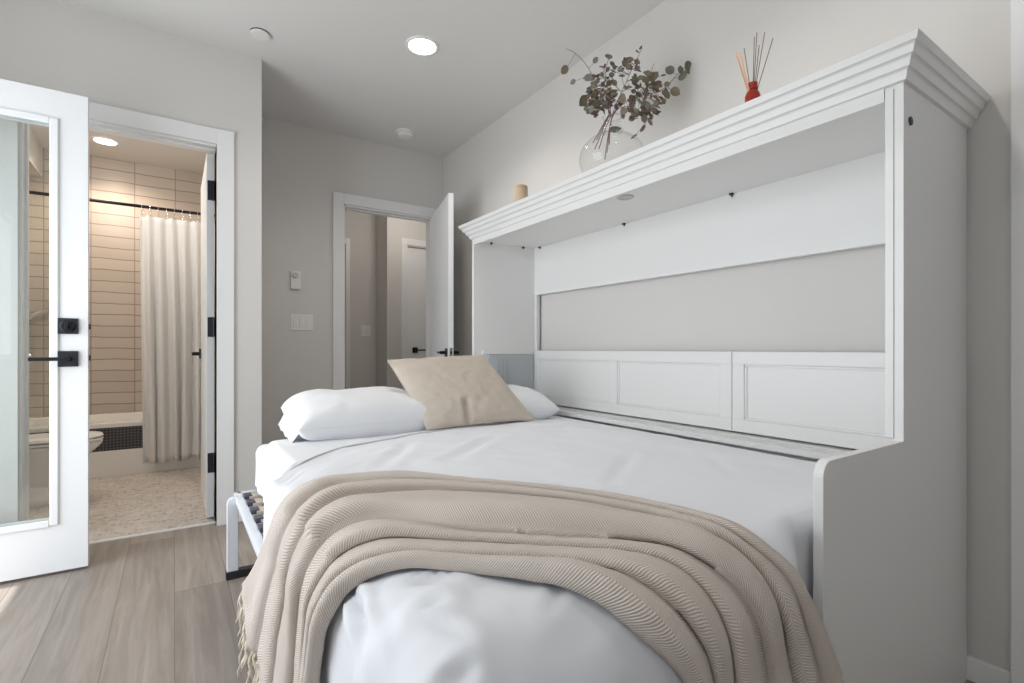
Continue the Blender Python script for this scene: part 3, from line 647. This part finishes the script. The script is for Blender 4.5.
def resample(pts, n):
    pts = [Vector(p) for p in pts]
    for _ in range(2):   # chaikin keeps the ends
        q = [pts[0]]
        for a, b in zip(pts, pts[1:]): q += [a*.75+b*.25, a*.25+b*.75]
        q.append(pts[-1]); pts = q
    L = [0]
    for a, b in zip(pts, pts[1:]): L.append(L[-1]+(b-a).length)
    out = []; j = 0
    for k in range(n):
        s = L[-1]*k/(n-1)
        while j < len(pts)-2 and L[j+1] < s: j += 1
        tt = (s-L[j])/max(1e-9, L[j+1]-L[j]); out.append(pts[j].lerp(pts[j+1], min(1, tt)))
    return out, L[-1]
NS, NT = 170, 16
cur = [resample(v, NS) for v in V]
avgL = sum(c[1] for c in cur)/len(cur)
rows = []; vcoord = []
# asymmetric rolls: each fold rises gently from its upper valley and tucks under at its lower one
def roll(tt): return 0.25*math.sin(PI*tt)+0.85*(math.sin(PI*tt**2.6)**0.8) if 0 < tt < 1 else 0
hts = [0.95, 0.75, 1.25, 0.7, 0.8, 1.1]
acc = 0.0
for b in range(len(V)-1):
    A, B = cur[b][0], cur[b+1][0]
    for k in range(NT if b < len(V)-2 else NT+1):
        tt = k/NT; row = []
        for i in range(NS):
            p = A[i].lerp(B[i], tt); width = (A[i]-B[i]).length
            h = min(0.032, width*0.42)*hts[b]*(0.85+0.35*noise.noise(Vector((i*0.03, b*3.1, 0.5))))
            g = grad(sdf_bed, p); s_ = sdf_bed(p)
            if p.x < 0.24 and b < 4: h *= 0.55
            base = 0.003
            mid = 0.004*math.sin(tt*PI*3+i*0.05+b)*min(1, width/0.08)*math.sin(PI*tt)
            edge = 1.0
            if b == 0 and k < 2: edge = 0.6
            p = p + g*(max(0, base*edge-s_) + h*roll(tt) + mid*0.5 + 0.0012*noise.noise(Vector(p)*30))
            if tt > 0.55:   # lower lip of a roll leans over the next valley
                lean = math.sin(PI*((tt-0.55)/0.45)**0.9)
                p += (B[i]-A[i]).normalized()*(0.013 if b < 5 else 0.006)*lean*min(1, width/0.05)
            row.append(p)
        rows.append(row); vcoord.append(acc+tt*0.11)
    acc += 0.11
mb = MB(); NR = len(rows)
for r_ in rows: mb.v += [tuple(p) for p in r_]
mb.f = [(j*NS+i, (j+1)*NS+i, (j+1)*NS+i+1, j*NS+i+1) for j in range(NR-1) for i in range(NS-1)]
t = Thing('throw_blanket', (0.5, 0.9, 0.68), 'beige herringbone woven throw draped in folds across the foot of the bed', 'throw blanket')
th = t.part('blanket', mb, M['throw'], smooth=True)
me = th.data; uvl = me.uv_layers.new(name='UVMap')
vc = [0.0]
mid_i = NS//2
for j in range(1, NR):
    vc.append(vc[-1] + sum((rows[j][i]-rows[j-1][i]).length for i in (NS//5, NS//2, 4*NS//5))/3)
for lp in me.loops:
    j, i = divmod(lp.vertex_index, NS)
    uvl.data[lp.index].uv = (i/(NS-1)*avgL, vc[j])
sd = th.modifiers.new('thickness', 'SOLIDIFY'); sd.thickness = 0.004; sd.offset = 1
def fringe(pts, down, n, seed, ln):
    rnd = random.Random(seed); f = MB()
    for k in range(n):
        tt = k/(n-1)*(len(pts)-1); a = int(min(tt, len(pts)-2)); p = pts[a].lerp(pts[a+1], tt-a)
        d = Vector(down)+Vector((rnd.uniform(-.25, .25), rnd.uniform(-.35, .35), rnd.uniform(-.15, .15))); d.normalize()
        L_ = ln*rnd.uniform(.7, 1.15); q = []
        for m_ in range(6):
            s = m_/5
            q.append(p+d*(L_*s)+Vector((math.sin(s*9+k)*.0035, math.cos(s*8+k*2)*.0035, -0.01*s*s)))
        f.tube(q, [0.0022, 0.0024, 0.0030, 0.0022, 0.0026, 0.0014], 5)
    return f
left_pts = [rows[j][0] for j in range(0, 81)]
right_pts = [rows[j][NS-1] for j in range(0, 81)]
for nm, pts, sd_, n_ in (('fringe', left_pts, 3, 150), ('fringe', right_pts, 5, 60)):
    o = t.part(nm, fringe(pts, (-0.05 if sd_ == 3 else 0.12, 0.1 if sd_ == 3 else -0.05, -1), n_, sd_, 0.075), M['fringe'], smooth=True, label='cream knotted fringe along the short end')

# ---------------------------------------------------------------- pillows
def pillow(w_, d_, th_, n=44, pinch=0.10, seed=0, wr=0.006, p=2.6, sag=0.0, crs=(), ex=0.55):
    """pillow lying in local XY, thickness in Z"""
    vs = []; fs = []
    def pt(i, j, s):
        u = -1+2*i/n; v = -1+2*j/n
        u = math.copysign(1-(1-abs(u))**1.35, u); v = math.copysign(1-(1-abs(v))**1.35, v)
        x = u*w_/2*(1-pinch*(1-v*v)*abs(u)**3*0.6 + 0.0); y = v*d_/2*(1-pinch*(1-u*u)*abs(v)**3*0.6)
        prof_ = max(0, (1-abs(u)**p))**ex*max(0, (1-abs(v)**p))**ex
        z = s*th_/2*prof_
        q = Vector((x, y, z)); e = prof_**0.5
        nz_ = fbm((x+seed, y, s*0.3), 6, 3)*wr*e*1.3 + noise.noise(Vector((x*24, y*24, seed)))*wr*0.5*e
        rad = math.sin(math.atan2(v, u)*14+seed)*wr*0.7*(max(abs(u), abs(v))**5)*e
        z += s*(nz_+rad)
        for (cx, cy, x2, y2, cw, ch) in crs:
            a = Vector((cx, cy)); ab = Vector((x2, y2))-a; pp = Vector((x, y)); tt = max(0, min(1, (pp-a).dot(ab)/ab.length_squared)); dd = (pp-(a+ab*tt)).length
            if s > 0: z -= ch*math.exp(-(dd/cw)**2)*e**0.3
        z -= sag*(abs(u)**2)*0.0
        return Vector((x, y, z))
    top = {}; bot = {}
    for i in range(n+1):
        for j in range(n+1):
            top[i, j] = len(vs); vs.append(pt(i, j, 1))
    for i in range(n+1):
        for j in range(n+1):
            if i in (0, n) or j in (0, n): bot[i, j] = top[i, j]
            else: bot[i, j] = len(vs); vs.append(pt(i, j, -1))
    for i in range(n):
        for j in range(n):
            fs.append((top[i, j], top[i+1, j], top[i+1, j+1], top[i, j+1])); fs.append((bot[i, j], bot[i, j+1], bot[i+1, j+1], bot[i+1, j]))
    return vs, fs
def place(vs, M4): return [M4 @ v for v in vs]
def mtx(loc, rx=0, ry=0, rz=0): return Matrix.Translation(loc) @ Matrix.Rotation(rz, 4, 'Z') @ Matrix.Rotation(ry, 4, 'Y') @ Matrix.Rotation(rx, 4, 'X')
def make_pillow(name, m, w_, d_, th_, loc, rx, ry, rz, label, seed, hem=None, **kw):
    vs, fs = pillow(w_, d_, th_, seed=seed, **kw)
    X4 = mtx(loc, rx, ry, rz)
    t = Thing(name, loc, label, 'pillow')
    t.part('pillowcase' if hem else 'cushion_cover', MB().add(place(vs, X4), fs), m, smooth=True)
    # seam welt
    n_ = 60; q = []
    def edge(u, v):
        pinch = kw.get('pinch', 0.10)
        return Vector((u*w_/2*(1-pinch*(1-v*v)*abs(u)**3*0.6), v*d_/2*(1-pinch*(1-u*u)*abs(v)**3*0.6), 0))
    for a, b in (((-1, -1), (1, -1)), ((1, -1), (1, 1)), ((1, 1), (-1, 1)), ((-1, 1), (-1, -1))):
        for k in range(15):
            s = k/15; q.append(X4 @ edge(a[0]+(b[0]-a[0])*s, a[1]+(b[1]-a[1])*s))
    q.append(q[0]); t.part('seam', MB().tube(q, 0.0022, 6, cap=False), m, smooth=True)
    return t, X4
t, X4 = make_pillow('bed_pillow', M['sheet'], 0.62, 0.42, 0.20, (0.722, 2.34, 0.700), 0.12, 0.0, 0.0, 'plump white pillow at the left side of the bed head', 1.3, hem=True, pinch=0.02, p=4.5, ex=0.45)
# open end of the pillowcase drooping at the left
vs = []; fs = []; n_ = 16
for j in range(n_+1):
    for i in range(5):
        v = -0.9+1.8*j/n_; u = i/4
        vs.append(X4 @ Vector((-0.295-0.035*u, v*0.195*(1-0.1*u), -0.012-0.055*u+0.006*math.sin(v*11)+0.02*(1-v*v)*(1-u))))
for j in range(n_):
    for i in range(4): fs.append((j*5+i, j*5+i+1, (j+1)*5+i+1, (j+1)*5+i))
fl = t.part('pillowcase_flap', MB().add(vs, fs), M['sheet'], smooth=True); s_ = fl.modifiers.new('thickness', 'SOLIDIFY'); s_.thickness = 0.004
make_pillow('bed_pillow', M['sheet'], 0.62, 0.44, 0.22, (1.45, 2.36, 0.685), 0.08, 0.0, -0.04, 'white pillow lying behind the beige cushion, next to the headboard panels', 4.7, hem=True, pinch=0.03, p=3.4)
vs, fs = pillow(2.0, 2.0, 1.0, n=60, seed=9.1, wr=0.034, pinch=0.05, p=2.2, crs=((-0.30, -1.0, -0.22, -0.5, 0.045, 0.22),))
BL, BR, TL, TR = Vector((.950, 2.100, .632)), Vector((1.530, 2.075, .640)), Vector((.853, 2.350, .945)), Vector((1.440, 2.440, .965))
nrm = ((BR-BL)+(TR-TL)).cross((TL-BL)+(TR-BR)).normalized()
def bl(q):
    u, v = (q.x+1)/2, (q.y+1)/2
    return BL*(1-u)*(1-v)+BR*u*(1-v)+TL*(1-u)*v+TR*u*v + nrm*q.z*0.155
t = Thing('throw_pillow', (1.2, 2.15, .64), 'beige linen throw pillow leaning on the two white pillows', 'pillow')
t.part('cushion_cover', MB().add([bl(v) for v in vs], fs), M['linen'], smooth=True)
q = []
for a_, b_ in (((-1, -1), (1, -1)), ((1, -1), (1, 1)), ((1, 1), (-1, 1)), ((-1, 1), (-1, -1))):
    for k in range(15):
        s_ = k/15; u, v = a_[0]+(b_[0]-a_[0])*s_, a_[1]+(b_[1]-a_[1])*s_
        q.append(bl(Vector((u*(1-0.05*(1-v*v)*abs(u)**3*0.6), v*(1-0.05*(1-u*u)*abs(v)**3*0.6), 0))))
q.append(q[0]); t.part('seam', MB().tube(q, 0.0025, 6, cap=False), M['linen'], smooth=True)

# ---------------------------------------------------------------- things on top of the cabinet
ZT = 1.744
t = Thing('candle', (1.55, 2.22, ZT), 'short tan candle standing at the far end of the cabinet top', 'candle')
t.part('candle_body', MB().lathe([(0.0, 0.0), (0.034, 0.0), (0.036, 0.003), (0.036, 0.128), (0.033, 0.132), (0.024, 0.131), (0.0, 0.127)], (1.55, 2.22, ZT), 36, close=False), M['candle'], smooth=True)
t.part('wrap', MB().lathe([(0.0372, 0.010), (0.0372, 0.118)], (1.55, 2.22, ZT), 36, close=False), M['candle2'], smooth=True)
t.part('wick', MB().tube([(1.55, 2.22, ZT+0.125), (1.551, 2.22, ZT+0.137)], 0.001, 6), M['black'])

DX, DY = 1.552, 0.914
t = Thing('reed_diffuser', (DX, DY, ZT), 'small red amber reed diffuser bottle near the near end of the cabinet top', 'diffuser bottle')
t.part('bottle', MB().lathe([(0.0, 0.0), (0.021, 0.0), (0.023, 0.004), (0.023, 0.072), (0.019, 0.084), (0.012, 0.092), (0.012, 0.104), (0.015, 0.106), (0.015, 0.114), (0.010, 0.114), (0.010, 0.090), (0.017, 0.080), (0.020, 0.070), (0.020, 0.006), (0.0, 0.006)], (DX, DY, ZT), 32, close=False), M['amber'], smooth=True)
t.part('collar', MB().lathe([(0.0135, 0.092), (0.016, 0.093), (0.016, 0.103), (0.0135, 0.104)], (DX, DY, ZT), 32, close=False), M['amber'], smooth=True)
ca, sa = math.cos(YAW), math.sin(YAW)
def rv(dr, dd, z): return Vector((DX+dr*ca+dd*sa, DY-dr*sa+dd*ca, z))
reeds = [(-0.052, 0.010, 1.985, 0), (-0.046, -0.012, 1.965, 0), (-0.014, 0.03, 2.005, 1), (0.004, -0.02, 2.025, 1), (0.014, 0.018, 2.035, 1), (0.024, -0.03, 2.02, 1), (0.036, 0.03, 2.015, 1), (0.066, 0.0, 2.020, 1)]
for k, (dr, dd, z, dk) in enumerate(reeds):
    b0 = rv(-dr*0.16, -dd*0.16, ZT+0.012); b1 = rv(dr, dd, z-0.015)
    if dk: lab, gr = ('dark reed stick leaning far right in the red diffuser bottle', None) if k == 7 else ('thin dark reed stick standing in the middle of the red diffuser bottle', 'dark diffuser reeds')
    else: lab, gr = 'thick peach reed stick leaning left in the red diffuser bottle', 'peach diffuser reeds'
    solo('reed_stick', MB().tube([b0, b0.lerp(b1, .5), b1], 0.0026 if not dk else 0.0013, 7), M['reed_dark' if dk else 'reed_pale'], tuple(b0), lab, 'reed', gr, smooth=True)

VX, VY = 1.66, 1.65
t = Thing('glass_vase', (VX, VY, ZT), 'round clear glass bubble vase on the cabinet top holding dried eucalyptus', 'vase')
pr = [(0.0, 0.002), (0.06, 0.0)]
for k in range(15):
    a = -PI/2*0.72 + k*(PI*0.80)/14; pr.append((0.150*math.cos(a), 0.122+0.118*math.sin(a)))
pr += [(0.052, 0.250), (0.040, 0.268), (0.037, 0.290), (0.040, 0.308), (0.043, 0.316)]
prin_unused = [(r_-0.003, h-(0.001 if i > 8 else -0.003)) for i, (r_, h) in enumerate(pr) if r_ > 0.01][::-1]
t.part('bulb', MB().lathe(pr, (VX, VY, ZT), 48, close=False), M['glass'], smooth=True)
t.part('rim', MB().lathe([(0.043, 0.313), (0.046, 0.316), (0.043, 0.319), (0.040, 0.316), (0.043, 0.313)], (VX, VY, ZT), 48, close=False), M['glass'], smooth=True)
# eucalyptus: offsets (right, up, depth) in metres from the vase neck
SCL = 2.285/502.2
def ev(px, py, dd):   # right/up of the neck centre, neck top = z 2.06
    dr = px*SCL; up = -py*SCL
    return Vector((VX+dr*ca+dd*sa, VY-dr*sa+dd*ca, ZT+0.343+up))
rnd = random.Random(11)
def leaf(mb, c, r_, nrm, ax, asp=0.85, cup=0.25):
    nrm = nrm.normalized(); ax = (ax-nrm*ax.dot(nrm)).normalized(); sd_ = nrm.cross(ax)
    n_ = 12; vs = [c + nrm*(-cup*r_*0.4)]
    for ring, k in ((0.55, 0.25), (1.0, 1.0)):
        for i in range(n_):
            a = 2*PI*i/n_; rr = r_*ring; tip = 1.18 if i == 0 else 1
            vs.append(c + ax*math.cos(a)*rr*tip + sd_*math.sin(a)*rr*asp + nrm*(cup*r_*(k*(0.3+0.4*abs(math.sin(a)))-0.4)))
    fs = [(0, 1+i, 1+(i+1) % n_) for i in range(n_)] + [(1+i, 1+n_+i, 1+n_+(i+1) % n_, 1+(i+1) % n_) for i in range(n_)]
    mb.add(vs, fs)
def branch(label, ctrl, depth, leaves, mats, seeds=0, foot=(-12, 44)):
    """ctrl: list of (px,py) beyond the neck; leaves: (px,py,radius px,kind)"""
    pts = [ev(foot[0], foot[1], -0.02+depth*0.1), ev(foot[0]*0.45, foot[1]*0.4, 0), ev(ctrl[0][0]*0.1, 0, 0)] + [ev(x, y, depth*(i+1)/len(ctrl)) for i, (x, y) in enumerate(ctrl)]
    # smooth
    for _ in range(2):
        q = [pts[0]]
        for a, b in zip(pts, pts[1:]): q += [a*.75+b*.25, a*.25+b*.75]
        q.append(pts[-1]); pts = q
    root = tuple(pts[0])
    t = Thing('eucalyptus_branch', root, label, 'dried branch')
    n_ = len(pts)
    t.part('stem', MB().tube(pts, [0.0021-0.0012*i/n_ for i in range(n_)], 7), M['stem'], smooth=True)
    groups = {}
    for (px, py, rp, kd) in leaves:
        c = ev(px, py, depth+rnd.uniform(-.05, .05))
        near = min(pts[n_//4:], key=lambda q_: (q_-c).length)
        mb = groups.setdefault(kd, MB())
        ax = (c-near) if (c-near).length > 0.004 else Vector((rnd.uniform(-1, 1), 0, 1))
        nr = Vector((-sa+rnd.uniform(-.75, .75), -ca+rnd.uniform(-.75, .75), rnd.uniform(-.7, .7)))
        leaf(mb, c, rp*SCL, nr, ax, 0.85 if kd != 'leaf_maroon' else 0.45)
        mid = near.lerp(c, .5)+Vector((0, 0, -0.004)); mb.tube([near, mid, c - ax.normalized()*rp*SCL*0.5], 0.0009, 5)
    for kd, mb in groups.items(): t.part('leaves', mb, M[kd], smooth=False, recalc=False)
# neck centre is at photo pixel (613,108)
def rel(L): return [(x-613, y-108, r_, k) for (x, y, r_, k) in L]
O, Mn, G = 'leaf_olive', 'leaf_maroon', 'leaf_green'
def fill(n_, cx, cy, rx_, ry_, kinds, r0=1.8, r1=3.7):
    o_ = []
    for _ in range(n_):
        a = rnd.uniform(0, 2*PI); q = math.sqrt(rnd.random())
        o_.append((cx+rx_*q*math.cos(a), cy+ry_*q*math.sin(a), rnd.uniform(r0, r1), rnd.choice(kinds)))
    return o_
branch('dried branch bending far right above the vase, ending in round olive leaves', [(20, -16), (50, -20), (66, -38), (80, -52)], 0.03,
       rel([(673, 64, 5, G), (684, 63, 4, O), (693, 59, 6.5, O), (683, 74, 5, G), (673, 79, 4.5, G), (676, 89, 5, O), (668, 92, 4, O), (660, 85, 4, Mn)]), None, foot=(-8, 50))
branch('dried branch bending far left above the vase with a few sparse leaves', [(-14, -18), (-22, -40), (-36, -56), (-47, -60)], -0.02,
       rel([(565, 69, 4.5, O), (586, 73, 3.5, G), (588, 79, 4, G), (574, 78, 3, G), (585, 95, 6, O), (593, 104, 3.8, G), (594, 65, 3, G)]), None, foot=(-20, 34))
branch('dried branch rising straight up with a grey-green leaf at its top', [(-4, -20), (-6, -40), (-2, -58)], 0.04,
       rel([(611, 49, 4.6, G), (617, 50, 3, G), (606, 62, 3, Mn)] + fill(50, 606, 82, 14, 20, [O, Mn, O, G])), None, foot=(-16, 30))
branch('dried branch rising to the upper right with dark seed-like maroon leaves', [(10, -20), (20, -42), (28, -58)], -0.04,
       rel([(641, 46, 2.2, Mn), (637, 51, 2.2, Mn), (630, 58, 4, O), (626, 60, 4, O), (634, 66, 2.6, Mn), (638, 72, 2.4, Mn)] + fill(32, 624, 76, 15, 18, [O, Mn, Mn, G], 2, 3.6)), None, foot=(-6, 44))
branch('dried leafy branch forming the thick brown clump right of centre', [(16, -10), (34, -24), (42, -48)], 0.0,
       rel([(656, 70, 5, O), (653, 76, 5, O), (659, 78, 5, O)] + fill(84, 648, 92, 20, 21, [O, Mn, O, O])), None, foot=(-14, 40))
branch('drooping dried branch hanging low over the right side of the vase rim', [(14, -4), (26, 4), (32, 14)], -0.05,
       rel([(646, 128, 4, Mn), (640, 132, 4, Mn), (635, 134, 3.5, Mn), (650, 118, 3.5, Mn), (615, 128, 5.5, G), (658, 110, 3.5, Mn)] + fill(32, 634, 110, 17, 11, [O, Mn, G], 2.4, 4)), None, foot=(-4, 36))
branch('short dried branch with dense small leaves just above the vase neck', [(-4, -8), (-10, -20), (-14, -28)], 0.05,
       rel(fill(64, 605, 94, 20, 15, [O, O, Mn, G])), None, foot=(-18, 40))

# ---------------------------------------------------------------- bathroom
TX0, TX1, TY0, TY1, TZ = -1.297, 0.307, 5.0, 5.765, 0.42
t = Thing('bathtub', (-0.5, 5.4, 0), 'white alcove bathtub with a dark mosaic band, behind the shower curtain', 'bathtub')
def rr(x0, x1, y0, y1, r_, n_=6):
    o_ = []
    for cx, cy, a0 in ((x1-r_, y1-r_, 0), (x0+r_, y1-r_, PI/2), (x0+r_, y0+r_, PI), (x1-r_, y0+r_, 1.5*PI)):
        for k in range(n_+1): a = a0+PI/2*k/n_; o_.append((cx+r_*math.cos(a), cy+r_*math.sin(a)))
    return o_
rings = [(rr(TX0, TX1, TY0, TY1, 0.01), 0.385), (rr(TX0, TX1, TY0, TY1, 0.012), TZ), (rr(TX0+0.07, TX1-0.07, TY0+0.09, TY1-0.05, 0.09), TZ), (rr(TX0+0.10, TX1-0.14, TY0+0.12, TY1-0.08, 0.1), 0.25), (rr(TX0+0.16, TX1-0.22, TY0+0.18, TY1-0.14, 0.1), 0.12)]
vs = []; fs = []
for pts, z in rings: vs += [(p[0], p[1], z) for p in pts]
n_ = len(rings[0][0])
for k in range(len(rings)-1): fs += [(k*n_+i, k*n_+(i+1) % n_, (k+1)*n_+(i+1) % n_, (k+1)*n_+i) for i in range(n_)]
fs.append(tuple(range((len(rings)-1)*n_, len(rings)*n_)))
t.part('basin', MB().add(vs, fs), M['ceramic'], bevel=0.004)
t.part('apron', MB().box(TX0, TY0-0.008, 0.0, TX1, TY0+0.03, 0.205), M['ceramic'], bevel=0.003)
t.part('mosaic_band', MB().box(TX0, TY0, 0.205, TX1, TY0+0.03, 0.385), M['mosaic'])
t = Thing('curtain_rod', (-0.5, 4.93, 2.13), 'straight black shower curtain rod across the bathtub', 'curtain rod')
ro = t.part('rod', MB().tube([(-1.296, 4.95, 2.13), (0.306, 4.95, 2.13)], 0.0125, 14), M['black'], smooth=True)
for x, s in ((-1.299, 1), (0.309, -1)):
    t.part('rod_flange', MB().lathe([(0.030, 0), (0.030, 0.012*s), (0.016, 0.018*s)], (x, 4.95, 2.13), 24, 'x'), M['black'])
t = Thing('shower_curtain', (0.0, 4.95, 2.05), 'white shower curtain gathered at the right end of the black rod', 'shower curtain')
CX0, CX1 = -0.228, 0.285
vs = []; fs = []; NX, NZ = 120, 40
for j in range(NZ+1):
    for i in range(NX+1):
        s = i/NX; q = j/NZ; z = 2.062-q*(2.062-0.085)
        xx = CX0+0.02*q*(1-s)+(CX1-CX0)*s + 0.012*math.sin(s*20)*q
        amp = 0.014+0.020*min(1, q*3)
        ph = s*2*PI*6.5 + 0.6*math.sin(q*3+s*5)
        y = 4.945+amp*math.sin(ph)+0.008*math.sin(ph*2.3+q*4)*q
        zz = z - (0.010*abs(math.sin(s*2*PI*5)) if j == 0 else 0) + (0.008*math.sin(s*22) if j == NZ else 0)
        vs.append((xx, y, zz))
fs = [(j*(NX+1)+i, j*(NX+1)+i+1, (j+1)*(NX+1)+i+1, (j+1)*(NX+1)+i) for j in range(NZ) for i in range(NX)]
cl = t.part('cloth', MB().add(vs, fs), M['curtain'], smooth=True, recalc=False); s_ = cl.modifiers.new('thickness', 'SOLIDIFY'); s_.thickness = 0.003
for k in range(10):
    x = CX0+0.015+k*(CX1-CX0-0.03)/9; q = []
    for m_ in range(17):
        a = 2*PI*m_/16; q.append((x+0.004*math.sin(a), 4.95+0.017*math.sin(a), 2.103+0.042*math.cos(a)))
    t.part('curtain_ring', MB().tube(q, 0.0020, 6, cap=False), M['chrome'], smooth=True)
# toilet
t = Thing('toilet', (-0.85, 4.32, 0), 'white toilet with closed lid beyond the glass door, left of the bathtub', 'toilet')
TYc = 4.36
def oval(cx, a_, b_, z, n_=32, sq=0.0):
    o_ = []
    for k in range(n_):
        a = 2*PI*k/n_; c_ = math.cos(a); s = math.sin(a)
        o_.append((cx+a_*c_ if c_ > 0 else cx+a_*0.9*c_, TYc+b_*s*(1 if c_ > 0 else 1.0), z))
    return o_
def loft(rs, cap0=True, cap1=True):
    mb = MB(); n_ = len(rs[0]); vs = [p for r_ in rs for p in r_]
    fs = [(k*n_+i, k*n_+(i+1) % n_, (k+1)*n_+(i+1) % n_, (k+1)*n_+i) for k in range(len(rs)-1) for i in range(n_)]
    if cap0: fs.append(tuple(range(n_))[::-1])
    if cap1: fs.append(tuple(range((len(rs)-1)*n_, len(rs)*n_)))
    return mb.add(vs, fs)
t.part('bowl', loft([oval(-0.83, 0.20, 0.11, 0.003), oval(-0.83, 0.19, 0.10, 0.06), oval(-0.80, 0.20, 0.105, 0.16), oval(-0.74, 0.25, 0.15, 0.28), oval(-0.69, 0.28, 0.178, 0.36), oval(-0.685, 0.285, 0.182, 0.385)]), M['ceramic'], smooth=True)
t.part('seat', loft([oval(-0.685, 0.280, 0.180, 0.390), oval(-0.685, 0.287, 0.186, 0.397), oval(-0.685, 0.285, 0.184, 0.408)]), M['ceramic'], smooth=False)
t.part('lid', loft([oval(-0.685, 0.280, 0.180, 0.413), oval(-0.685, 0.288, 0.187, 0.420), oval(-0.685, 0.280, 0.180, 0.434), oval(-0.685, 0.22, 0.13, 0.440)]), M['ceramic'], smooth=False)
tk = t.part('tank', MB().box(-1.295, TYc-0.20, 0.38, -1.09, TYc+0.20, 0.76), M['ceramic'], bevel=0.02)
t.part('tank_lid', MB().box(-1.298, TYc-0.21, 0.762, -1.08, TYc+0.21, 0.79), M['ceramic'], bevel=0.008)
t.part('flush_button', MB().lathe([(0.02, 0.0), (0.02, 0.006), (0, 0.006)], (-1.19, TYc, 0.789), 20), M['chrome'], tk)
# curved chrome rail
t = Thing('chrome_grab_rail', (-0.95, 5.74, 1.1), 'curved chrome rail on the tiled wall seen through the door glass', 'grab rail')
q = [(-1.02, 5.765, 0.93), (-1.02, 5.70, 0.93), (-1.02, 5.70, 1.00), (-1.02, 5.70, 1.18)]
for k in range(11):
    a = PI - k*PI/10*0.5; q.append((-1.02+0.15+0.15*math.cos(a), 5.70, 1.18+0.14*math.sin(a)))
q += [(-0.78, 5.70, 1.32), (-0.72, 5.70, 1.32), (-0.72, 5.765, 1.32)]
t.part('rail', MB().tube(q, 0.017, 12), M['chrome'], smooth=True)
for x, z in ((-1.02, 0.93), (-0.72, 1.32)):
    t.part('flange', MB().lathe([(0.028, 0), (0.028, -0.008), (0.015, -0.014)], (x, 5.769, z), 24, 'y'), M['chrome'])
